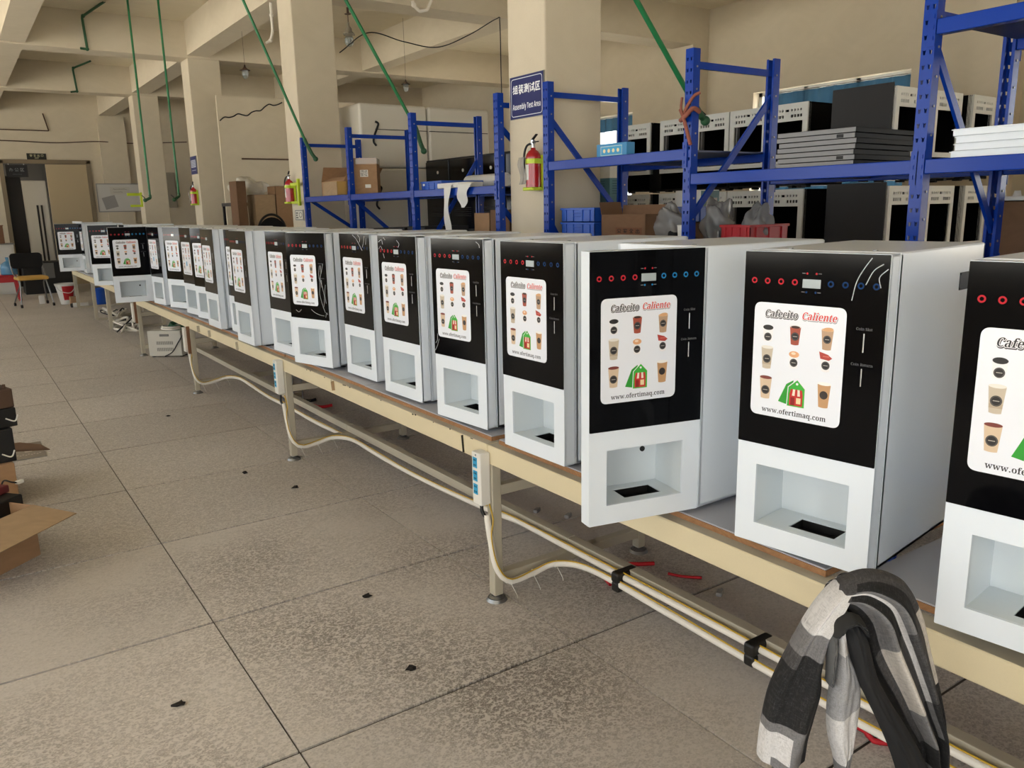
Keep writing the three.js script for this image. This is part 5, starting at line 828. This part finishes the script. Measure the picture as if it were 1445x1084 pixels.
{ const t = thing('parts_tray', 'dark red metal part with connectors and wires inside the open box', 'parts', [-0.71, 0.05, 1.50], 0.72); obj('block', [rbox(-0.2, 0.19, 0, 0.20, -0.14, 0.10, 0.008)], M.black, t); obj('red_cover', [rbox(-0.2, 0.20, 0.20, 0.235, -0.15, 0.02, 0.006)], phys(lin(0.13, 0.012, 0.014), { roughness: 0.5 }), t);
  obj('connector', [rbox(0.02, 0.06, 0.236, 0.25, -0.04, -0.015, 0.003)], M.black, t); obj('white_wire', [tube([[0.05, 0.245, -0.03], [0.02, 0.25, 0.0], [-0.06, 0.235, 0.05], [-0.16, 0.24, 0.07]], 0.0045, 6, 24), tube([[-0.02, 0.22, 0.06], [-0.05, 0.235, 0.09], [-0.12, 0.23, 0.10]], 0.004, 6, 20)], M.label, t);
  obj('dark_wire', [tube([[0.19, 0.22, -0.02], [0.24, 0.235, -0.05], [0.29, 0.21, -0.06], [0.315, 0.20, -0.055]], 0.004, 6, 24), tube([[0.2, 0.2, -0.05], [0.22, 0.26, -0.08], [0.23, 0.2, -0.1]], 0.003, 6, 20)], M.blackWire, t); obj('plug', [rbox(0.31, 0.345, 0.192, 0.208, -0.066, -0.046, 0.003)], M.label, t); }
{ const t = thing('cardboard_box', 'second brown cardboard box at the left edge with black devices stacked on it', 'box', [-0.735, 0, 0.62], 0.1); obj('body', [rbox(-0.25, 0.215, 0, 0.235, -0.3, 0.22, 0.003)], M.card, t, 4);
  const fl = extrude(poly([[0, 0], [0.10, 0.04], [0.19, -0.06], [0.21, -0.20], [0.0, -0.16]]), 0.004).rotateX(-PI / 2).rotateZ(-0.10).translate(0.213, 0.236, -0.20); obj('flap', [fl], M.cardDark, t, 4); }
{ const t = thing('printed_sheet', 'flattened carton piece with a pale up-arrow print lying on the floor', 'cardboard', [-0.385, 0.001, -0.33], 0.0);
  obj('sheet', [new THREE.BoxGeometry(0.18, 0.003, 0.42).translate(0, 0.0015, 0)], M.plateGrey, t);
  obj('print', [new THREE.PlaneGeometry(0.175, 0.41).rotateX(-PI / 2).translate(0, 0.0042, 0)], std(0xffffff, 0.85, 0, { map: canvasTex(200, 150, (g, w, h) => { g.fillStyle = '#857a6c'; g.fillRect(0, 0, w, h); g.fillStyle = '#aa9d8f'; g.beginPath(); g.moveTo(100, 14); g.lineTo(160, 50); g.lineTo(124, 50); g.lineTo(124, 92); g.lineTo(76, 92); g.lineTo(76, 50); g.lineTo(40, 50); g.closePath(); g.fill(); for (let k = 0; k < 9; k++) g.fillRect(20 + k * 18, 108 + (k % 2) * 6, 12, 8); }) }), t); }
for (const [i, [y, z, w]] of [[0.236, 0.68, 0.055], [0.415, 0.66, 0.045]].entries()) {
  const t = thing('black_device', i ? 'upper black metal device stacked at the left edge' : 'lower black metal device on the second cardboard box at the left edge', 'device', [-0.685 + 0.03 * i, y, z], 0.15 + i * 0.1); obj('case', [rbox(-0.2, 0.13 + w, 0, i ? 0.10 : 0.178, -0.13, 0.13, 0.006)], M.black, t); obj('wires', [tube([[0.18, 0.06, 0.132], [0.16, 0.03, 0.14], [0.12, 0.05, 0.137]], 0.004, 6, 16)], M.label, t); obj('bracket', [bar(V(0.08, 0.10, 0.1), V(0.14, 0.10, 0.1), 0.02, 0.02)], M.rust, t);
  if (i) { obj('motor', [cyl(0.05, 0.05, 0.12, 0, 0, 0, 20).rotateZ(PI / 2).translate(0.07, 0.25, 0.0)], M.black, t); obj('copper_cap', [rbox(-0.1, 0.175, 0.10, 0.20, -0.08, 0.12, 0.006), cyl(0.008, 0.008, 0.02, 0.15, 0.21, 0.08, 10)], M.rust, t); }
}
// ---------------------------------------------------------------- bits on the floor
function scrap(name, label, cat, x, z, pts, r, m, grp) { const t = tag(obj(name, [tube(pts.map(([a, b, c]) => [a, b + r * 0.6, c]), r, 5, 12)], m), label, cat, grp); t.position.set(x, 0, z); return t; }
scrap('ribbon', 'longer red ribbon scrap on the floor under the bench', 'ribbon', 1.58, 3.30, [[-0.06, 0.006, -0.05], [0, 0.004, 0], [0.07, 0.006, 0.05]], 0.009, M.redScrap);
scrap('ribbon', 'shorter red ribbon scrap beneath the bench stretcher', 'ribbon', 1.66, 3.50, [[-0.03, 0.006, -0.05], [0, 0.004, 0], [0.05, 0.006, 0.06]], 0.006, M.redScrap);
scrap('ribbon', 'red ribbon scrap showing below the nearest conduits', 'ribbon', 1.375, 3.35, [[0, 0.02, 0], [0.005, 0.01, 0.01], [0, 0.004, 0.035]], 0.009, M.redScrap);
scrap('ribbon', 'red twist of ribbon on the floor behind the plaid shirt', 'ribbon', 1.33, 4.50, [[-0.02, 0.03, -0.02], [0, 0.02, 0.02], [0.0, 0.004, 0.05], [0.05, 0.004, 0.10], [0.07, 0.004, 0.13]], 0.009, M.redScrap);
scrap('ribbon', 'curly red ribbon under the bench beside the second leg', 'ribbon', 1.52, -0.30, [[-0.06, 0.01, -0.06], [0, 0.02, 0], [0.05, 0.006, 0.08], [0.14, 0.01, 0.1]], 0.012, M.redScrap);
const bits = [['small black scrap on the floor near the bottom of the photo', 0.451, 3.441], ['dark leaf-like scrap lying on the slab at the lower left', -0.228, 3.191], ['dark scrap lying in the middle of the worn slab', 0.55, 2.88], ['dark scrap on the floor left of the second bench leg', 0.62, 1.02], ['tiny dark scrap left of the third bench leg', 0.56, -0.72], ['dark crumb on the slab in front of the second leg', 0.77, 1.45]];
for (const [label, x, z] of bits) { const g = new THREE.IcosahedronGeometry(0.012, 1), p = g.attributes.position; for (let i = 0; i < p.count; i++) { const n = 1 + 1.2 * noise.noise(p.getX(i) * 90 + x * 9, p.getY(i) * 90, p.getZ(i) * 90 + z); p.setXYZ(i, p.getX(i) * n * 1.4, p.getY(i) * n * 0.5 + 0.005, p.getZ(i) * n); } g.computeVertexNormals(); const o = tag(obj('scrap', [g], M.scrap), label, 'scrap', 'dark scraps on the floor'); o.position.set(x, 0, z); }
for (const [x, z, l] of [[1.669, 3.69, 'clear plastic fitting on the dark floor beneath the bench, nearest the camera'], [1.62, 2.55, 'clear plastic fitting under the bench left of the open door'], [1.70, 2.70, 'second clear plastic fitting beside another under the open door']]) { const o = tag(obj('plastic_fitting', [rbox(-0.022, 0.022, 0, 0.018, -0.012, 0.012, 0.005), rod(V(0.02, 0.009, 0), V(0.034, 0.009, 0), 0.006, 10)], M.plateGrey), l, 'fitting'); o.position.set(x, 0, z); o.rotation.y = 0.5; }
{ const o = tag(obj('red_chip', [rbox(-0.012, 0.012, 0, 0.004, -0.02, 0.02, 0.001)], M.redScrap), 'flat red plastic chip on the floor at the bottom of the photo', 'chip'); o.position.set(0.11, 0, 3.87); o.rotation.y = 0.4; }
// ---------------------------------------------------------------- plaid shirt over a chair back
{
  const O = V(0.585, 0.872, 4.935), rt = V(0.826, 0, 0.563), fw = V(-0.563, 0, 0.826), K = 0.00119;   // K metres a photo pixel at the shirt
  const W = (s, t, d) => O.clone().addScaledVector(rt, s).addScaledVector(fw, d).add(V(0, t, 0));
  const TONE = { k: 'rgb(22,21,22)', d: 'rgb(62,60,60)', g: 'rgb(112,110,110)', l: 'rgb(150,149,150)', w: 'rgb(205,202,200)', c: 'rgb(196,188,178)' };
  const checks = (cols, rows) => canvasTex(256, 512, (g, w, h) => {    // cols: right edges of the stripes; rows: [lower edge, one letter a stripe]
    let y = 0;
    for (const [e, letters] of rows) { let x = 0; cols.forEach((c, k) => { g.fillStyle = TONE[letters[k]]; g.fillRect(x * w - 1, y * h - 1, (c - x) * w + 2, (e - y) * h + 2); x = c; }); y = e; }
    for (let k = 0; k < 16000; k++) { const x = rnd() * w, yy = rnd() * h; g.fillStyle = rnd() < 0.5 ? 'rgba(255,255,255,0.055)' : 'rgba(0,0,0,0.07)'; if (rnd() < 0.5) g.fillRect(x, yy, 1, 9); else g.fillRect(x, yy, 9, 1); }
  });
  const cloth = (tex) => phys(0xffffff, { map: tex, roughness: 0.95, sheen: 0.25, sheenRoughness: 0.6 });
  // a padded ribbon between two edge lines given in photo pixels (relative to the crown), folded and closed behind
  function ribbon(Ls, Rs, o) {
    const cl = (pts) => new THREE.CatmullRomCurve3(pts.map(([x, y]) => V(x, y, 0)), false, 'centripetal');
    const a = cl(Ls), b = cl(Rs), nu = o.nu || 36, nv = o.nv || 60, pos = [], uv = [], idx = [];
    for (const side of [0, 1]) for (let j = 0; j <= nv; j++) {
      const v = j / nv, p = a.getPoint(v), q = b.getPoint(v);
      for (let i = 0; i <= nu; i++) {
        const u = i / nu, x = p.x + (q.x - p.x) * u, y = p.y + (q.y - p.y) * u, wpx = Math.hypot(q.x - p.x, q.y - p.y), edge = Math.sqrt(Math.max(0, 1 - (2 * u - 1) ** 2)), top = Math.min(1, v * 5 + 0.0);
        const fold = (o.amp ?? 0.012) * Math.sin(u * PI * 2 * (o.n || 2) + v * (o.tw || 1) + (o.ph || 0)) * Math.min(1, v * 3) + 0.004 * noise.noise(u * 6 + (o.ph || 0), v * 9, 3);
        const d = (o.d0 || 0) + (o.lean || 0) * v + edge * (o.bulge || 0.03) * (0.25 + 0.75 * Math.sqrt(top)) + fold * edge;
        const P = W(x * K, -y * K, side ? (o.d0 || 0) + (o.lean || 0) * v - edge * (o.back ?? 0.012) : d);
        pos.push(P.x, P.y, P.z); uv.push(u, 1 - v * (o.vs || 1)); void wpx;
      }
    }
    const N = (nu + 1) * (nv + 1), at = (s, j, i) => s * N + j * (nu + 1) + i;
    for (let j = 0; j < nv; j++) for (let i = 0; i < nu; i++) { idx.push(at(0, j, i), at(0, j + 1, i), at(0, j, i + 1), at(0, j, i + 1), at(0, j + 1, i), at(0, j + 1, i + 1)); idx.push(at(1, j, i), at(1, j, i + 1), at(1, j + 1, i), at(1, j, i + 1), at(1, j + 1, i + 1), at(1, j + 1, i)); }
    const g = new THREE.BufferGeometry(); g.setAttribute('position', new THREE.BufferAttribute(new Float32Array(pos), 3)); g.setAttribute('uv', new THREE.BufferAttribute(new Float32Array(uv), 2)); g.setIndex(idx); g.computeVertexNormals(); return g;
  }
  const rel = (l) => l.map(([x, y]) => [1040 + x / 3.565 - 1235, 780 + y / 3.565 - 815]);   // from the enlarged crop to pixels about the crown
  const t = thing('plaid_shirt', 'black, grey and white plaid shirt draped over a chair back in the foreground', 'shirt');
  const main = checks([0.10, 0.22, 0.42, 0.56, 0.62, 0.72, 0.88, 1], [[0.07, 'kgddwddd'], [0.40, 'kkgkwgkd'], [0.66, 'kdcdwddc'], [0.84, 'kdgkgkkk'], [1, 'kkkkkkkk']]);
  const sleeve = checks([1], [[0.17, 'w'], [0.56, 'l'], [0.86, 'w'], [1, 'g']]);
  const left = checks([0.18, 0.45, 0.8, 1], [[0.025, 'wwdd'], [0.29, 'wwww'], [0.38, 'gggd'], [0.44, 'dkkk'], [0.70, 'kkkk'], [0.75, 'gggk'], [0.93, 'wwgk'], [1, 'wggk']]);
  obj('body', [ribbon(rel([[500, 300], [560, 290], [640, 390], [720, 620], [830, 800], [920, 960], [1000, 1090], [1030, 1180]]), rel([[560, 180], [720, 118], [880, 170], [980, 330], [1050, 560], [1120, 800], [1155, 960], [1170, 1180]]), { bulge: 0.055, amp: 0.014, n: 3, tw: 1.5, d0: -0.02, back: 0.03, nu: 60, vs: 1 })], cloth(main), t);
  obj('left_panel', [ribbon(rel([[560, 190], [480, 270], [390, 420], [300, 600], [230, 780], [200, 950], [188, 1084], [184, 1180]]), rel([[660, 160], [580, 270], [505, 390], [490, 620], [500, 800], [470, 950], [445, 1084], [436, 1180]]), { bulge: 0.05, amp: 0.012, n: 1.5, tw: 2, d0: -0.02, back: 0.03, ph: 1 })], cloth(left), t);
  obj('sleeve', [ribbon(rel([[508, 365], [506, 480], [500, 640], [490, 800], [500, 950], [540, 1100], [560, 1200]]), rel([[545, 340], [560, 470], [620, 600], [650, 720], [645, 860], [630, 1000], [600, 1200]]), { bulge: 0.035, amp: 0.006, n: 1, d0: 0.02, back: 0.012 })], cloth(sleeve), t);
  obj('lining_band', [ribbon(rel([[535, 325], [555, 440], [600, 600], [660, 720], [740, 880], [820, 1060], [900, 1300]]), rel([[600, 320], [640, 390], [710, 610], [800, 770], [900, 930], [990, 1090], [1080, 1300]]), { bulge: 0.03, amp: 0.004, n: 1, d0: 0.035, back: 0.01 })], phys(lin(0.012, 0.012, 0.013), { roughness: 0.95, sheen: 0.2 }), t);
  obj('collar', [ribbon(rel([[470, 390], [500, 310], [560, 275], [610, 290]]), rel([[500, 395], [530, 330], [580, 318], [640, 390]]), { bulge: 0.03, amp: 0.002, n: 1, d0: 0.03, back: 0.01 })], phys(lin(0.02, 0.02, 0.02), { roughness: 0.95 }), t);
  obj('cuff', [ribbon(rel([[455, 400], [460, 520], [465, 650]]), rel([[505, 370], [505, 520], [495, 650]]), { bulge: 0.022, amp: 0.002, n: 1, d0: 0.03, back: 0.01 })], phys(lin(0.09, 0.09, 0.09), { roughness: 0.95 }), t);
  // the chair that carries it, standing below the frame
  const c = thing('work_chair', 'plain steel chair hidden beneath the plaid shirt', 'chair'), B = (s, y, d) => W(s, y - O.y, d);
  obj('back_bar', [tube([B(-0.085, 0.74, -0.024), B(-0.06, 0.79, -0.024), B(0.0, 0.81, -0.024), B(0.05, 0.80, -0.024), B(0.075, 0.74, -0.024)], 0.012, 8, 24)], M.steel, c);
  for (const s of [-1, 1]) { obj('back_post', [tube([B(s > 0 ? 0.075 : -0.085, 0.74, -0.024), B(s > 0 ? 0.11 : -0.115, 0.6, -0.012), B(s * 0.15, 0.44, 0.0)], 0.011, 8, 16)], M.steel, c); obj('leg', [rod(B(s * 0.15, 0.44, 0.0), B(s * 0.16, 0, 0.0), 0.012)], M.steel, c); obj('leg', [rod(B(s * 0.15, 0.42, 0.32), B(s * 0.16, 0, 0.34), 0.012)], M.steel, c); }
  obj('seat', [rbox(-0.18, 0.18, 0.42, 0.45, 0.01, 0.36, 0.012).applyMatrix4(new THREE.Matrix4().makeBasis(rt, V(0, 1, 0), fw).setPosition(O.x, 0, O.z))], M.black, c);
}
renderer.render(scene, camera);
